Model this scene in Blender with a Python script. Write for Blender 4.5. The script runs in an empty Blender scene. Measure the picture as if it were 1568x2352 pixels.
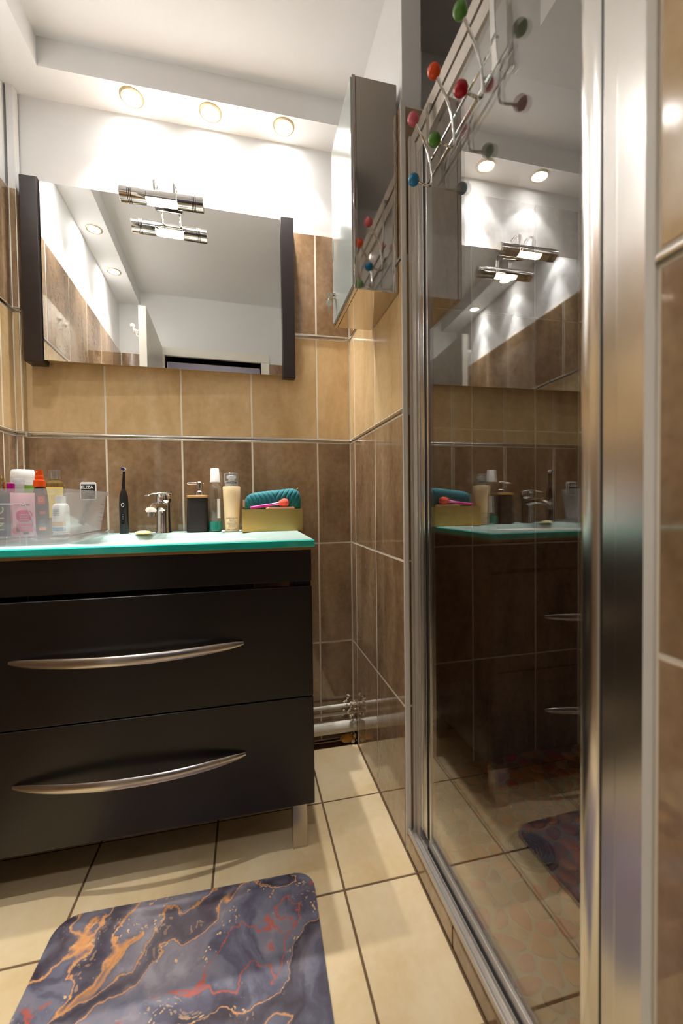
import bpy, bmesh, math, random
from mathutils import Vector, Matrix, Euler, noise as mnoise
random.seed(7)
scn = bpy.context.scene
COL = scn.collection
PI = math.pi

# ------------------------------------------------------------------ camera
F_PX = 940.14
cam_d = bpy.data.cameras.new('camera')
cam_d.sensor_fit = 'VERTICAL'; cam_d.sensor_height = 36.0; cam_d.sensor_width = 24.0
cam_d.lens = F_PX / 2352.0 * 36.0
cam_d.clip_start = 0.01
yaw, pit, rol = 0.2276, -0.0241, 0.0123
right = Vector((1, 0, 0)); fwd = Vector((0, 1, 0)); up = Vector((0, 0, 1))
def cam_dir(v):
    x, y, z = v                                    # right, forward, up
    c, s = math.cos(rol), math.sin(rol); x, z = x*c + z*s, -x*s + z*c
    c, s = math.cos(pit), math.sin(pit); y, z = y*c - z*s, y*s + z*c
    c, s = math.cos(yaw), math.sin(yaw); x, y = x*c + y*s, -x*s + y*c
    return Vector((x, y, z))
cx, cf, cu = cam_dir((1, 0, 0)), cam_dir((0, 1, 0)), cam_dir((0, 0, 1))
cam = bpy.data.objects.new('camera', cam_d); COL.objects.link(cam)
m = Matrix((cx, cu, -cf)).transposed().to_4x4(); m.translation = (0, -1.5885, 0.9484)
cam.matrix_world = m
cam_d.dof.use_dof = True; cam_d.dof.focus_distance = 1.45; cam_d.dof.aperture_fstop = 2.8
scn.camera = cam

# ------------------------------------------------------------------ world, lights, exposure
w = bpy.data.worlds.new('world'); scn.world = w; w.use_nodes = True
w.node_tree.nodes['Background'].inputs[0].default_value = (0.9, 0.92, 1.0, 1)
w.node_tree.nodes['Background'].inputs[1].default_value = 0.4
scn.view_settings.view_transform = 'Standard'; scn.view_settings.look = 'None'
scn.view_settings.exposure = 1.52; scn.view_settings.gamma = 1.0
scn.view_settings.use_curve_mapping = False
SPOT_CORE_W, SPOT_W, SPOT_WIDE_W, BULB_STRENGTH = 18.0, 3.0, 0.6, 14.0
SPOT_COLOR = (1.0, 0.97, 0.94)

# ------------------------------------------------------------------ helpers
def S(r, g, b, a=1.0):
    f = lambda c: c/12.92 if c <= 0.04045 else ((c + 0.055)/1.055)**2.4
    return (f(r/255), f(g/255), f(b/255), a)

class B:
    """collects shapes in one bmesh"""
    def __init__(s): s.bm = bmesh.new(); s.bev = False
    def _face(s, vs, mi=0):
        try:
            f = s.bm.faces.new(vs); f.material_index = mi; return f
        except ValueError: return None
    def box(s, a, b, bevel=0.0, seg=2, mi=0):
        x0, y0, z0 = [min(p, q) for p, q in zip(a, b)]; x1, y1, z1 = [max(p, q) for p, q in zip(a, b)]
        v = [s.bm.verts.new(p) for p in ((x0,y0,z0),(x1,y0,z0),(x1,y1,z0),(x0,y1,z0),(x0,y0,z1),(x1,y0,z1),(x1,y1,z1),(x0,y1,z1))]
        fs = [s._face([v[i] for i in q], mi) for q in ((3,2,1,0),(4,5,6,7),(0,1,5,4),(1,2,6,5),(2,3,7,6),(3,0,4,7))]
        if bevel > 0:
            s.bev = True; es = list({e for f in fs for e in f.edges})
            bmesh.ops.bevel(s.bm, geom=es, offset=bevel, segments=seg, affect='EDGES', profile=0.5)
        return s
    def prism(s, pts, z0, z1, bevel=0.0, mi=0):
        """vertical prism over a polygon pts [(x,y)]"""
        a = [s.bm.verts.new((x, y, z0)) for x, y in pts]; b = [s.bm.verts.new((x, y, z1)) for x, y in pts]
        n = len(pts); s._face(a[::-1], mi); top = s._face(b, mi)
        for i in range(n): s._face([a[i], a[(i+1) % n], b[(i+1) % n], b[i]], mi)
        s.bev = s.bev or bevel > 0
        if bevel: bmesh.ops.bevel(s.bm, geom=list(top.edges), offset=bevel, segments=2, affect='EDGES', profile=0.5)
        return s
    def rings(s, rs, cap=True, mi=0, closed=True):
        """skin successive rings of points"""
        vs = [[s.bm.verts.new(p) for p in r] for r in rs]; n = len(vs[0])
        for a, b in zip(vs, vs[1:]):
            for i in range(n if closed else n - 1): s._face([a[i], a[(i+1) % n], b[(i+1) % n], b[i]], mi)
        if cap: s._face(vs[0][::-1], mi); s._face(vs[-1], mi)
        return s
    def lathe(s, prof, c=(0, 0, 0), seg=28, axis='z', mi=0, sx=1.0, sy=1.0):
        rs = []
        for r, h in prof:
            ring = []
            for i in range(seg):
                t = 2*PI*i/seg; u, v = max(r, 1e-5)*math.cos(t)*sx, max(r, 1e-5)*math.sin(t)*sy
                p = (u, v, h) if axis == 'z' else ((h, u, v) if axis == 'x' else (v, h, u))
                ring.append((c[0]+p[0], c[1]+p[1], c[2]+p[2]))
            rs.append(ring)
        return s.rings(rs, True, mi)
    def tube(s, pts, r, seg=10, smooth=0, flat=None, mi=0):
        """sweep a round (or flat = (half width, half height)) section along pts; r may be a list"""
        pts = [Vector(p) for p in pts]
        rad = list(r) if isinstance(r, (list, tuple)) else [r]*len(pts)
        if smooth:
            P, R = [], []
            for i in range(len(pts)-1):
                p0, p1, p2, p3 = pts[max(i-1, 0)], pts[i], pts[i+1], pts[min(i+2, len(pts)-1)]
                for k in range(smooth):
                    t = k/smooth
                    P.append(0.5*((2*p1)+(p2-p0)*t+(2*p0-5*p1+4*p2-p3)*t*t+(3*p1-p0-3*p2+p3)*t**3)); R.append(rad[i]*(1-t)+rad[i+1]*t)
            P.append(pts[-1]); R.append(rad[-1]); pts, rad = P, R
        rs = []; ref = None
        for i, p in enumerate(pts):
            d = (pts[min(i+1, len(pts)-1)]-pts[max(i-1, 0)]).normalized()
            if ref is None: ref = Vector((0, 0, 1)) if abs(d.z) < .9 else Vector((0, 1, 0))
            u = d.cross(ref).normalized(); v = u.cross(d).normalized(); ref = v
            ru, rv = (rad[i], rad[i]) if flat is None else (flat[0]*rad[i], flat[1]*rad[i])
            rs.append([p + u*ru*math.cos(2*PI*k/seg) + v*rv*math.sin(2*PI*k/seg) for k in range(seg)])
        return s.rings(rs, True, mi)
    def sphere(s, c, r, seg=20, sc=(1, 1, 1), mi=0):
        n = seg//2; prof = [(r*math.sin(PI*i/n), -r*math.cos(PI*i/n)) for i in range(n+1)]
        rs = []
        for rr, h in prof:
            rs.append([(c[0]+max(rr, 1e-5)*math.cos(2*PI*k/seg)*sc[0], c[1]+max(rr, 1e-5)*math.sin(2*PI*k/seg)*sc[1], c[2]+h*sc[2]) for k in range(seg)])
        return s.rings(rs, True, mi)
    def build(s, name, mat, parent=None, smooth=35, weld=True):
        if weld: bmesh.ops.remove_doubles(s.bm, verts=s.bm.verts, dist=2e-6)
        bmesh.ops.recalc_face_normals(s.bm, faces=s.bm.faces)
        me = bpy.data.meshes.new(name); s.bm.to_mesh(me); s.bm.free()
        for mm in (mat if isinstance(mat, (list, tuple)) else [mat]): me.materials.append(mm)
        if smooth:
            me.polygons.foreach_set('use_smooth', [True]*len(me.polygons)); me.set_sharp_from_angle(angle=math.radians(smooth))
        o = bpy.data.objects.new(name, me); COL.objects.link(o)
        if s.bev and smooth:                               # keep flat faces flat beside their rounded edges
            wn = o.modifiers.new('weighted_normal', 'WEIGHTED_NORMAL'); wn.keep_sharp = True; wn.weight = 100
        if parent: adopt(o, parent)
        return o

def world_loc(o):
    v = Vector(o.location)
    while o.parent:
        o = o.parent; v = v + Vector(o.location)
    return v
def adopt(o, parent):
    """parent o, keeping where its mesh stands in the world (all roots only carry a location)"""
    o.parent = parent; o.location = Vector(o.location) - (world_loc(parent))
def thing(name, label, cat, loc=(0, 0, 0), group=None):
    o = bpy.data.objects.new(name, None); COL.objects.link(o); o.location = loc; o.empty_display_size = .05
    return tag(o, label, cat, group)
def tag(o, label, cat, group=None, kind=None):
    o['label'] = label; o['category'] = cat
    if group: o['group'] = group
    if kind: o['kind'] = kind
    return o
def struct(o, label=None):
    o['kind'] = 'structure'
    if label: o['label'] = label
    return o
def copy_tree(o, delta, parent=None):
    c = o.copy(); COL.objects.link(c)
    if parent: c.parent = parent
    else: c.location = Vector(o.location) + Vector(delta)
    for ch in list(o.children): copy_tree(ch, delta, c)
    return c
def text(name, body, size, loc, mat, parent, rot=(PI/2, 0, 0), wrap=None, sx=1.0, bold=0.0):
    """flat lettering; wrap = radius bends it round an upright cylinder of that radius facing the room"""
    cu_ = bpy.data.curves.new(name, 'FONT'); cu_.body = body; cu_.size = size
    cu_.align_x = 'CENTER'; cu_.align_y = 'CENTER'; cu_.extrude = 0.00012; cu_.resolution_u = 3; cu_.offset = bold
    t = bpy.data.objects.new(name, cu_); COL.objects.link(t)
    dg = bpy.context.evaluated_depsgraph_get(); me = bpy.data.meshes.new_from_object(t.evaluated_get(dg))
    bpy.data.objects.remove(t); bpy.data.curves.remove(cu_)
    R = Euler(rot).to_matrix()
    for v in me.vertices:
        x, y, z = v.co; x *= sx
        if wrap:
            a = x/wrap; v.co = Vector((loc[0]+wrap*math.sin(a), loc[1]+wrap-wrap*math.cos(a)-z, loc[2]+y))
        else: v.co = R @ Vector((x, y, z)) + Vector(loc)
    me.materials.clear(); me.materials.append(mat)
    o = bpy.data.objects.new(name, me); COL.objects.link(o); adopt(o, parent)
    return o

# ------------------------------------------------------------------ materials
def mat_base(name):
    m_ = bpy.data.materials.new(name); m_.use_nodes = True; nt = m_.node_tree
    return m_, nt, nt.nodes['Principled BSDF']
def add(nt, t, **kw):
    n = nt.nodes.new(t)
    for k, v in kw.items(): setattr(n, k, v)
    return n
def mat(name, col, rough=.5, metal=0.0, noise=0.0, nscale=30.0, bump=0.0, bscale=200.0, spec=.5, coat=0.0, stretch=(1, 1, 1), trans=0.0, sss=0.0):
    m_, nt, p = mat_base(name)
    p.inputs['Base Color'].default_value = col; p.inputs['Roughness'].default_value = rough; p.inputs['Metallic'].default_value = metal
    p.inputs['Specular IOR Level'].default_value = spec; p.inputs['Coat Weight'].default_value = coat; p.inputs['Coat Roughness'].default_value = .05
    p.inputs['Transmission Weight'].default_value = trans
    if noise or bump:
        tc = add(nt, 'ShaderNodeTexCoord'); mp = add(nt, 'ShaderNodeMapping'); mp.inputs['Scale'].default_value = stretch
        nt.links.new(tc.outputs['Object'], mp.inputs['Vector'])
    if noise:
        nz = add(nt, 'ShaderNodeTexNoise'); nz.inputs['Scale'].default_value = nscale; nz.inputs['Detail'].default_value = 5
        mx = add(nt, 'ShaderNodeMix', data_type='RGBA')
        mx.inputs['A'].default_value = tuple(c*(1-noise) for c in col[:3])+(1,); mx.inputs['B'].default_value = tuple(min(1, c*(1+noise)) for c in col[:3])+(1,)
        nt.links.new(mp.outputs[0], nz.inputs['Vector']); nt.links.new(nz.outputs['Fac'], mx.inputs['Factor']); nt.links.new(mx.outputs['Result'], p.inputs['Base Color'])
    if bump:
        nb = add(nt, 'ShaderNodeTexNoise'); nb.inputs['Scale'].default_value = bscale; nb.inputs['Detail'].default_value = 4
        bp = add(nt, 'ShaderNodeBump'); bp.inputs['Strength'].default_value = bump; bp.inputs['Distance'].default_value = .002
        nt.links.new(mp.outputs[0], nb.inputs['Vector']); nt.links.new(nb.outputs['Fac'], bp.inputs['Height']); nt.links.new(bp.outputs[0], p.inputs['Normal'])
    return m_
def tile_mat(name, c_dark, c_mid, c_light, rough, spec=.5, streak=(5, 5, 2.0), vein=.35, coat=0.0):
    """glazed tile: cloudy colour, soft vertical streaks, thin darker hairlines; each tile its own piece of the pattern"""
    m_, nt, p = mat_base(name)
    tc = add(nt, 'ShaderNodeTexCoord'); oi = add(nt, 'ShaderNodeObjectInfo')
    mul = add(nt, 'ShaderNodeVectorMath', operation='SCALE'); mul.inputs[0].default_value = (13.7, 9.1, 21.3); nt.links.new(oi.outputs['Random'], mul.inputs['Scale'])
    ad = add(nt, 'ShaderNodeVectorMath', operation='ADD'); nt.links.new(tc.outputs['Object'], ad.inputs[0]); nt.links.new(mul.outputs[0], ad.inputs[1])
    mp = add(nt, 'ShaderNodeMapping'); mp.inputs['Scale'].default_value = streak; nt.links.new(ad.outputs[0], mp.inputs['Vector'])
    n1 = add(nt, 'ShaderNodeTexNoise'); n1.inputs['Scale'].default_value = 1.6; n1.inputs['Detail'].default_value = 8; n1.inputs['Roughness'].default_value = .62; n1.inputs['Distortion'].default_value = .6
    nt.links.new(mp.outputs[0], n1.inputs['Vector'])
    cr = add(nt, 'ShaderNodeValToRGB'); e = cr.color_ramp.elements
    e[0].position = .32; e[0].color = c_dark; e[1].position = .72; e[1].color = c_light
    k = e.new(.5); k.color = c_mid
    nt.links.new(n1.outputs['Fac'], cr.inputs['Fac'])
    n2 = add(nt, 'ShaderNodeTexNoise'); n2.inputs['Scale'].default_value = 55; n2.inputs['Detail'].default_value = 4; nt.links.new(ad.outputs[0], n2.inputs['Vector'])
    mx = add(nt, 'ShaderNodeMix', data_type='RGBA', blend_type='OVERLAY'); mx.inputs['Factor'].default_value = vein
    nt.links.new(cr.outputs['Color'], mx.inputs['A']); nt.links.new(n2.outputs['Fac'], mx.inputs['B'])
    hv = add(nt, 'ShaderNodeHueSaturation'); mr = add(nt, 'ShaderNodeMapRange'); mr.inputs['To Min'].default_value = .9; mr.inputs['To Max'].default_value = 1.1
    nt.links.new(oi.outputs['Random'], mr.inputs['Value']); nt.links.new(mr.outputs[0], hv.inputs['Value']); nt.links.new(mx.outputs['Result'], hv.inputs['Color'])
    nt.links.new(hv.outputs[0], p.inputs['Base Color'])
    p.inputs['Roughness'].default_value = rough; p.inputs['Specular IOR Level'].default_value = spec
    p.inputs['Coat Weight'].default_value = coat; p.inputs['Coat Roughness'].default_value = .03
    return m_
def clear_mat(name, tint, boost=1.0, rough=0.0, haze=0.0, haze_col=(.8, .82, .85, 1), base=.04):
    """clear sheet: lets light straight through, reflects more at grazing angles; haze = share of milky scatter"""
    m_ = bpy.data.materials.new(name); m_.use_nodes = True; nt = m_.node_tree; nt.nodes.clear()
    out = add(nt, 'ShaderNodeOutputMaterial'); tr = add(nt, 'ShaderNodeBsdfTransparent'); tr.inputs[0].default_value = tint
    gl = add(nt, 'ShaderNodeBsdfGlossy'); gl.inputs['Roughness'].default_value = rough; gl.inputs[0].default_value = (1, 1, 1, 1)
    g = add(nt, 'ShaderNodeNewGeometry'); dt = add(nt, 'ShaderNodeVectorMath', operation='DOT_PRODUCT')
    nt.links.new(g.outputs['Normal'], dt.inputs[0]); nt.links.new(g.outputs['Incoming'], dt.inputs[1])
    ab = add(nt, 'ShaderNodeMath', operation='ABSOLUTE'); nt.links.new(dt.outputs['Value'], ab.inputs[0])
    om = add(nt, 'ShaderNodeMath', operation='SUBTRACT'); om.inputs[0].default_value = 1; nt.links.new(ab.outputs[0], om.inputs[1])
    pw = add(nt, 'ShaderNodeMath', operation='POWER'); pw.inputs[1].default_value = 5; nt.links.new(om.outputs[0], pw.inputs[0])
    ml = add(nt, 'ShaderNodeMath', operation='MULTIPLY_ADD', use_clamp=True); ml.inputs[1].default_value = (1-base)*boost; ml.inputs[2].default_value = base*boost
    nt.links.new(pw.outputs[0], ml.inputs[0])
    body = tr
    if haze:
        df = add(nt, 'ShaderNodeBsdfDiffuse'); df.inputs[0].default_value = haze_col
        tl = add(nt, 'ShaderNodeBsdfTranslucent'); tl.inputs[0].default_value = haze_col
        a = add(nt, 'ShaderNodeMixShader'); a.inputs[0].default_value = .5; nt.links.new(df.outputs[0], a.inputs[1]); nt.links.new(tl.outputs[0], a.inputs[2])
        b_ = add(nt, 'ShaderNodeMixShader'); b_.inputs[0].default_value = haze; nt.links.new(tr.outputs[0], b_.inputs[1]); nt.links.new(a.outputs[0], b_.inputs[2]); body = b_
    mx = add(nt, 'ShaderNodeMixShader'); nt.links.new(ml.outputs[0], mx.inputs[0]); nt.links.new(body.outputs[0], mx.inputs[1]); nt.links.new(gl.outputs[0], mx.inputs[2])
    nt.links.new(mx.outputs[0], out.inputs[0])
    return m_
def emit_mat(name, col, strength):
    m_, nt, p = mat_base(name); p.inputs['Base Color'].default_value = (.9, .9, .9, 1)
    p.inputs['Emission Color'].default_value = col; p.inputs['Emission Strength'].default_value = strength
    return m_

M = {}
M['brown_tile'] = tile_mat('brown_tile', S(128, 101, 74), S(154, 125, 94), S(175, 147, 115), .06, .7, coat=.5)
M['beige_tile'] = tile_mat('beige_tile', S(196, 164, 116), S(212, 182, 136), S(224, 198, 156), .12, .55, vein=.15)
M['floor_tile'] = tile_mat('floor_tile', S(222, 194, 146), S(230, 207, 164), S(237, 218, 181), .20, .5, streak=(3, 3, 3), vein=.12)
M['wall_grout'] = mat('wall_grout', S(240, 230, 212), .85, noise=.06, nscale=60)
M['floor_grout'] = mat('floor_grout', S(112, 88, 62), .9, noise=.25, nscale=25)
M['plaster'] = mat('plaster', S(232, 232, 232), .75, noise=.015, nscale=6, bump=.06, bscale=90)
M['screed'] = mat('screed', S(98, 66, 38), .95, noise=.4, nscale=30, bump=.5, bscale=60)
M['listel'] = mat('listel', S(205, 200, 192), .18, 1.0)
M['white_gloss'] = mat('white_gloss', S(236, 232, 222), .35)
M['pvc'] = mat('pvc', S(222, 218, 210), .32)
M['pipe_paint'] = mat('pipe_paint', S(226, 220, 204), .4, noise=.10, nscale=40, bump=.1, bscale=80)
M['aluminium'] = mat('aluminium', S(226, 224, 221), .20, 1.0)
M['alu_satin'] = mat('alu_satin', S(205, 198, 190), .38, .62)
M['chrome'] = mat('chrome', S(225, 224, 222), .05, 1.0)
M['spot_ring'] = mat('spot_ring', S(190, 176, 140), .3, .85)
M['satin'] = mat('satin', S(200, 194, 188), .24, 1.0)
M['steel'] = mat('steel', S(206, 198, 190), .06, 1.0, bump=.015, bscale=7, stretch=(1, 1, .6))
M['rubber'] = mat('rubber', S(22, 22, 24), .55)
M['black'] = mat('black', S(22, 20, 20), .35)
M['wenge'] = mat('wenge', S(42, 32, 29), .33, noise=.35, nscale=5, stretch=(1, 1, 30), bump=.05, bscale=30)
M['wenge_h'] = mat('wenge_h', S(27, 20, 18), .33, noise=.35, nscale=5, stretch=(2, 2, 60), bump=.06, bscale=12)
M['mirror'] = mat('mirror', (.93, .94, .93, 1), 0.0, 1.0)
M['tan_board'] = mat('tan_board', S(170, 132, 78), .5, noise=.2, nscale=20)
M['basin_top'] = mat('basin_top', S(164, 186, 180), .45, spec=.08)
M['teal_edge'] = mat('teal_edge', S(40, 206, 190), .08, spec=.6, coat=.3, noise=.25, nscale=14, stretch=(1, 1, 8))
M['shower_glass'] = clear_mat('shower_glass', (.97, .96, .94, 1), 2.05)
M['frost'] = mat('frost', S(196, 208, 206), .16, spec=.8, coat=.6)
M['lens'] = clear_mat('lens', (.97, .98, .97, 1), 1.2)
M['plastic_box'] = clear_mat('plastic_box', (.96, .965, .97, 1), 1.3, .10, .17, S(250, 251, 253))
M['clear_plastic'] = clear_mat('clear_plastic', (.93, .94, .94, 1), 1.6, .04, .04)
M['spot_lamp'] = emit_mat('spot_lamp', (1, .97, .92, 1), 24)
M['bulb'] = emit_mat('bulb', (1, .86, .66, 1), BULB_STRENGTH)
M['hall_fill'] = emit_mat('hall_fill', (1, .97, .93, 1), 44)  # glow of the fill light added behind the doorway
M['hall_paint'] = mat('hall_paint', S(92, 85, 92), .7)
for n, c, r in (('b_blue', S(0, 118, 165), .18), ('b_green', S(86, 140, 56), .18), ('b_red', S(178, 8, 34), .18), ('b_orange', S(226, 74, 14), .18), ('b_pink', S(208, 98, 112), .18),
                ('white_plastic', S(238, 238, 234), .35), ('orange_plastic', S(240, 84, 10), .35), ('magenta', S(180, 12, 128), .3), ('hot_pink', S(226, 40, 160), .3), ('coral', S(238, 96, 74), .8),
                ('nude', S(226, 178, 150), .35), ('cream_bottle', S(240, 216, 172), .28), ('black_bottle', S(30, 27, 26), .45), ('bamboo', S(196, 146, 84), .5), ('teal_liquid', S(0, 150, 130), .1),
                ('white_label', S(236, 236, 232), .5), ('grey_print', S(92, 92, 96), .6), ('black_print', S(24, 24, 26), .6), ('navy_box', S(36, 42, 56), .3), ('gold_print', S(224, 206, 150), .4),
                ('pink_pouch', S(240, 186, 196), .3), ('pouch_label', S(206, 26, 104), .4), ('poppy', S(222, 74, 92), .5), ('dark_leaf', S(52, 92, 74), .5), ('brown_bottle', S(62, 26, 16), .15), ('red_label', S(196, 66, 40), .4),
                ('orange_label', S(240, 140, 40), .4), ('green_label', S(122, 164, 50), .4), ('yellow_label', S(236, 210, 100), .4), ('blue_label', S(54, 136, 176), .4), ('soap', S(244, 234, 168), .35),
                ('foam', S(196, 142, 66), .9), ('crumbs', S(206, 190, 162), .95), ('key_brass', S(150, 140, 120), .3), ('grey_print2', S(150, 160, 160), .6), ('red_dot', S(205, 10, 30), .3), ('blue_dot', S(20, 30, 96), .3)):
    M[n] = mat(n, c, r)
M['gold_box'] = mat('gold_box', S(206, 176, 104), .34, .75, noise=.06, nscale=12)
M['gold_cap'] = mat('gold_cap', S(226, 206, 156), .2, 1.0)
M['key_metal'] = mat('key_metal', S(196, 188, 170), .25, 1.0)
M['velvet'] = mat('velvet', S(0, 112, 122), .7, noise=.35, nscale=45)
M['velvet'].node_tree.nodes['Principled BSDF'].inputs['Sheen Weight'].default_value = .15
M['amber'] = clear_mat('amber', (.62, .50, .28, 1), 1.4, .03, .2, S(214, 186, 116))
for i, c in enumerate((S(176, 72, 44), S(184, 110, 54), S(172, 130, 82), S(142, 82, 50), S(194, 130, 72))):
    M['pebble%d' % i] = mat('pebble%d' % i, c, .42, noise=.25, nscale=26)
M['pebble_grout'] = mat('pebble_grout', S(160, 140, 112), .85, noise=.2, nscale=40)

def mat_marble():
    """printed stone pattern: slate ground, dark swirls, copper veins with flecks along them"""
    m_, nt, p = mat_base('mat_print'); L = nt.links.new
    tc = add(nt, 'ShaderNodeTexCoord'); mp = add(nt, 'ShaderNodeMapping'); mp.inputs['Rotation'].default_value = (0, 0, .65); L(tc.outputs['Object'], mp.inputs['Vector'])
    wz = add(nt, 'ShaderNodeTexNoise'); wz.inputs['Scale'].default_value = 4.2; wz.inputs['Detail'].default_value = 6; L(mp.outputs[0], wz.inputs['Vector'])
    ws = add(nt, 'ShaderNodeVectorMath', operation='SCALE'); ws.inputs['Scale'].default_value = .34; L(wz.outputs['Color'], ws.inputs[0])
    wa = add(nt, 'ShaderNodeVectorMath', operation='ADD'); L(mp.outputs[0], wa.inputs[0]); L(ws.outputs[0], wa.inputs[1])
    base = add(nt, 'ShaderNodeTexNoise'); base.inputs['Scale'].default_value = 5.5; base.inputs['Detail'].default_value = 7; base.inputs['Distortion'].default_value = 1.1; L(wa.outputs[0], base.inputs['Vector'])
    cr = add(nt, 'ShaderNodeValToRGB'); e = cr.color_ramp.elements
    e[0].position = .30; e[0].color = S(58, 48, 60); e[1].position = .72; e[1].color = S(172, 164, 170)
    for q, c in ((.42, S(88, 84, 100)), (.5, S(114, 113, 126)), (.58, S(130, 122, 130))): e.new(q).color = c
    L(base.outputs['Fac'], cr.inputs['Fac'])
    st = add(nt, 'ShaderNodeMapping'); st.inputs['Scale'].default_value = (1, .34, 1); L(wa.outputs[0], st.inputs['Vector'])
    vn = add(nt, 'ShaderNodeTexNoise'); vn.inputs['Scale'].default_value = 3.7; vn.inputs['Detail'].default_value = 3; vn.inputs['Distortion'].default_value = .7; L(st.outputs[0], vn.inputs['Vector'])
    def band(src, centre, width):
        s_ = add(nt, 'ShaderNodeMath', operation='SUBTRACT'); s_.inputs[1].default_value = centre; L(src, s_.inputs[0])
        a_ = add(nt, 'ShaderNodeMath', operation='ABSOLUTE'); L(s_.outputs[0], a_.inputs[0])
        r_ = add(nt, 'ShaderNodeMapRange'); r_.inputs['From Min'].default_value = 0; r_.inputs['From Max'].default_value = width; r_.inputs['To Min'].default_value = 1; r_.inputs['To Max'].default_value = 0
        L(a_.outputs[0], r_.inputs['Value']); return r_.outputs[0]
    v1, halo, v2 = band(vn.outputs['Fac'], .5, .0075), band(vn.outputs['Fac'], .53, .05), band(vn.outputs['Fac'], .40, .005)
    d = add(nt, 'ShaderNodeMix', data_type='RGBA'); d.inputs['B'].default_value = S(50, 32, 40); L(cr.outputs['Color'], d.inputs['A'])
    hm = add(nt, 'ShaderNodeMath', operation='MULTIPLY'); hm.inputs[1].default_value = .8; L(halo, hm.inputs[0]); L(hm.outputs[0], d.inputs['Factor'])
    c1 = add(nt, 'ShaderNodeMix', data_type='RGBA'); L(d.outputs['Result'], c1.inputs['A']); c1.inputs['B'].default_value = S(226, 158, 96); L(v1, c1.inputs['Factor'])
    c2 = add(nt, 'ShaderNodeMix', data_type='RGBA'); L(c1.outputs['Result'], c2.inputs['A']); c2.inputs['B'].default_value = S(184, 84, 60); L(v2, c2.inputs['Factor'])
    vo = add(nt, 'ShaderNodeTexVoronoi'); vo.inputs['Scale'].default_value = 85; L(wa.outputs[0], vo.inputs['Vector'])
    fl = add(nt, 'ShaderNodeMath', operation='LESS_THAN'); fl.inputs[1].default_value = .30; L(vo.outputs['Distance'], fl.inputs[0])
    near = band(vn.outputs['Fac'], .47, .07); nz = add(nt, 'ShaderNodeTexNoise'); nz.inputs['Scale'].default_value = 11; L(mp.outputs[0], nz.inputs['Vector'])
    gt = add(nt, 'ShaderNodeMath', operation='GREATER_THAN'); gt.inputs[1].default_value = .53; L(nz.outputs['Fac'], gt.inputs[0])
    m1 = add(nt, 'ShaderNodeMath', operation='MULTIPLY'); L(fl.outputs[0], m1.inputs[0]); L(gt.outputs[0], m1.inputs[1])
    m2 = add(nt, 'ShaderNodeMath', operation='MULTIPLY'); L(m1.outputs[0], m2.inputs[0]); L(near, m2.inputs[1])
    c3 = add(nt, 'ShaderNodeMix', data_type='RGBA'); L(c2.outputs['Result'], c3.inputs['A']); c3.inputs['B'].default_value = S(236, 190, 132); L(m2.outputs[0], c3.inputs['Factor'])
    L(c3.outputs['Result'], p.inputs['Base Color']); p.inputs['Roughness'].default_value = .55
    return m_
M['mat_print'] = mat_marble()

# ------------------------------------------------------------------ tiles
_tile_mesh = {}
def tile_mesh(w_, h_, mt, axis, th=.0085, ch=.0009):
    """one tile, origin at its centre on the front face; axis tells which way the face looks"""
    key = (round(w_, 4), round(h_, 4), mt, axis)
    if key in _tile_mesh: return _tile_mesh[key]
    a, b = w_/2, h_/2
    def P(u, v, d):                                   # u along the wall, v up (or depth on a floor), d behind the face
        return {'-y': (u, d, v), '+y': (u, -d, v), '-x': (d, u, v), '+x': (-d, u, v), '+z': (u, v, -d)}[axis]
    bm = bmesh.new()
    r = [[bm.verts.new(P(sx*(a-i), sy*(b-i), d)) for sx, sy in ((-1, -1), (1, -1), (1, 1), (-1, 1))] for i, d in ((ch, 0), (0, ch), (0, th))]
    bm.faces.new(r[0])
    for p, q in zip(r, r[1:]):
        for i in range(4): bm.faces.new([p[i], p[(i+1) % 4], q[(i+1) % 4], q[i]])
    bm.faces.new(r[2][::-1]); bmesh.ops.recalc_face_normals(bm, faces=bm.faces)
    me = bpy.data.meshes.new('tile'); bm.to_mesh(me); bm.free(); me.materials.append(M[mt]); _tile_mesh[key] = me
    return me
GAP = .0062
def tiles(parent, axis, plane, cols, rows, gap=GAP, name='tile'):
    """rows: (v0, v1, material); cols: (u0, u1). Each tile an object under parent."""
    for v0, v1, mt in rows:
        for u0, u1 in cols:
            me = tile_mesh(u1-u0-gap, v1-v0-gap, mt, axis)
            o = bpy.data.objects.new(name, me); COL.objects.link(o)
            jit = random.uniform(-.00025, .00025); u, v = (u0+u1)/2, (v0+v1)/2
            o.location = {'-y': (u, plane+jit, v), '+y': (u, plane+jit, v), '-x': (plane+jit, u, v), '+x': (plane+jit, u, v), '+z': (u, v, plane)}[axis]
            o.parent = parent
def spans(*x): return list(zip(x, x[1:]))
ROWS = [(0.0, .393, 'brown_tile'), (.393, .788, 'brown_tile'), (.788, 1.182, 'brown_tile'), (1.196, 1.585, 'beige_tile'), (1.599, 1.985, 'brown_tile')]
ROWS_PLAIN = [(.03, .40, 'brown_tile'), (.40, .795, 'brown_tile'), (.795, 1.19, 'brown_tile'), (1.19, 1.585, 'brown_tile'), (1.585, 1.98, 'brown_tile')]
def bar(bm_, axis, plane, u0, u1, z):                  # rounded metal strip standing 2 mm proud
    n = 6; r = .0062
    pr = [(-.0025*math.cos(PI*i/n-PI/2) - .0008, r*math.sin(PI*i/n-PI/2)) for i in range(n+1)] + [(.006, r), (.006, -r)]
    rs = []
    for u in (u0, u1):
        rs.append([(u, plane+d, z+h) if axis == '-y' else ((plane+d, u, z+h) if axis == '-x' else (plane-d, u, z+h)) for d, h in pr])
    bm_.rings(rs)

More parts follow.
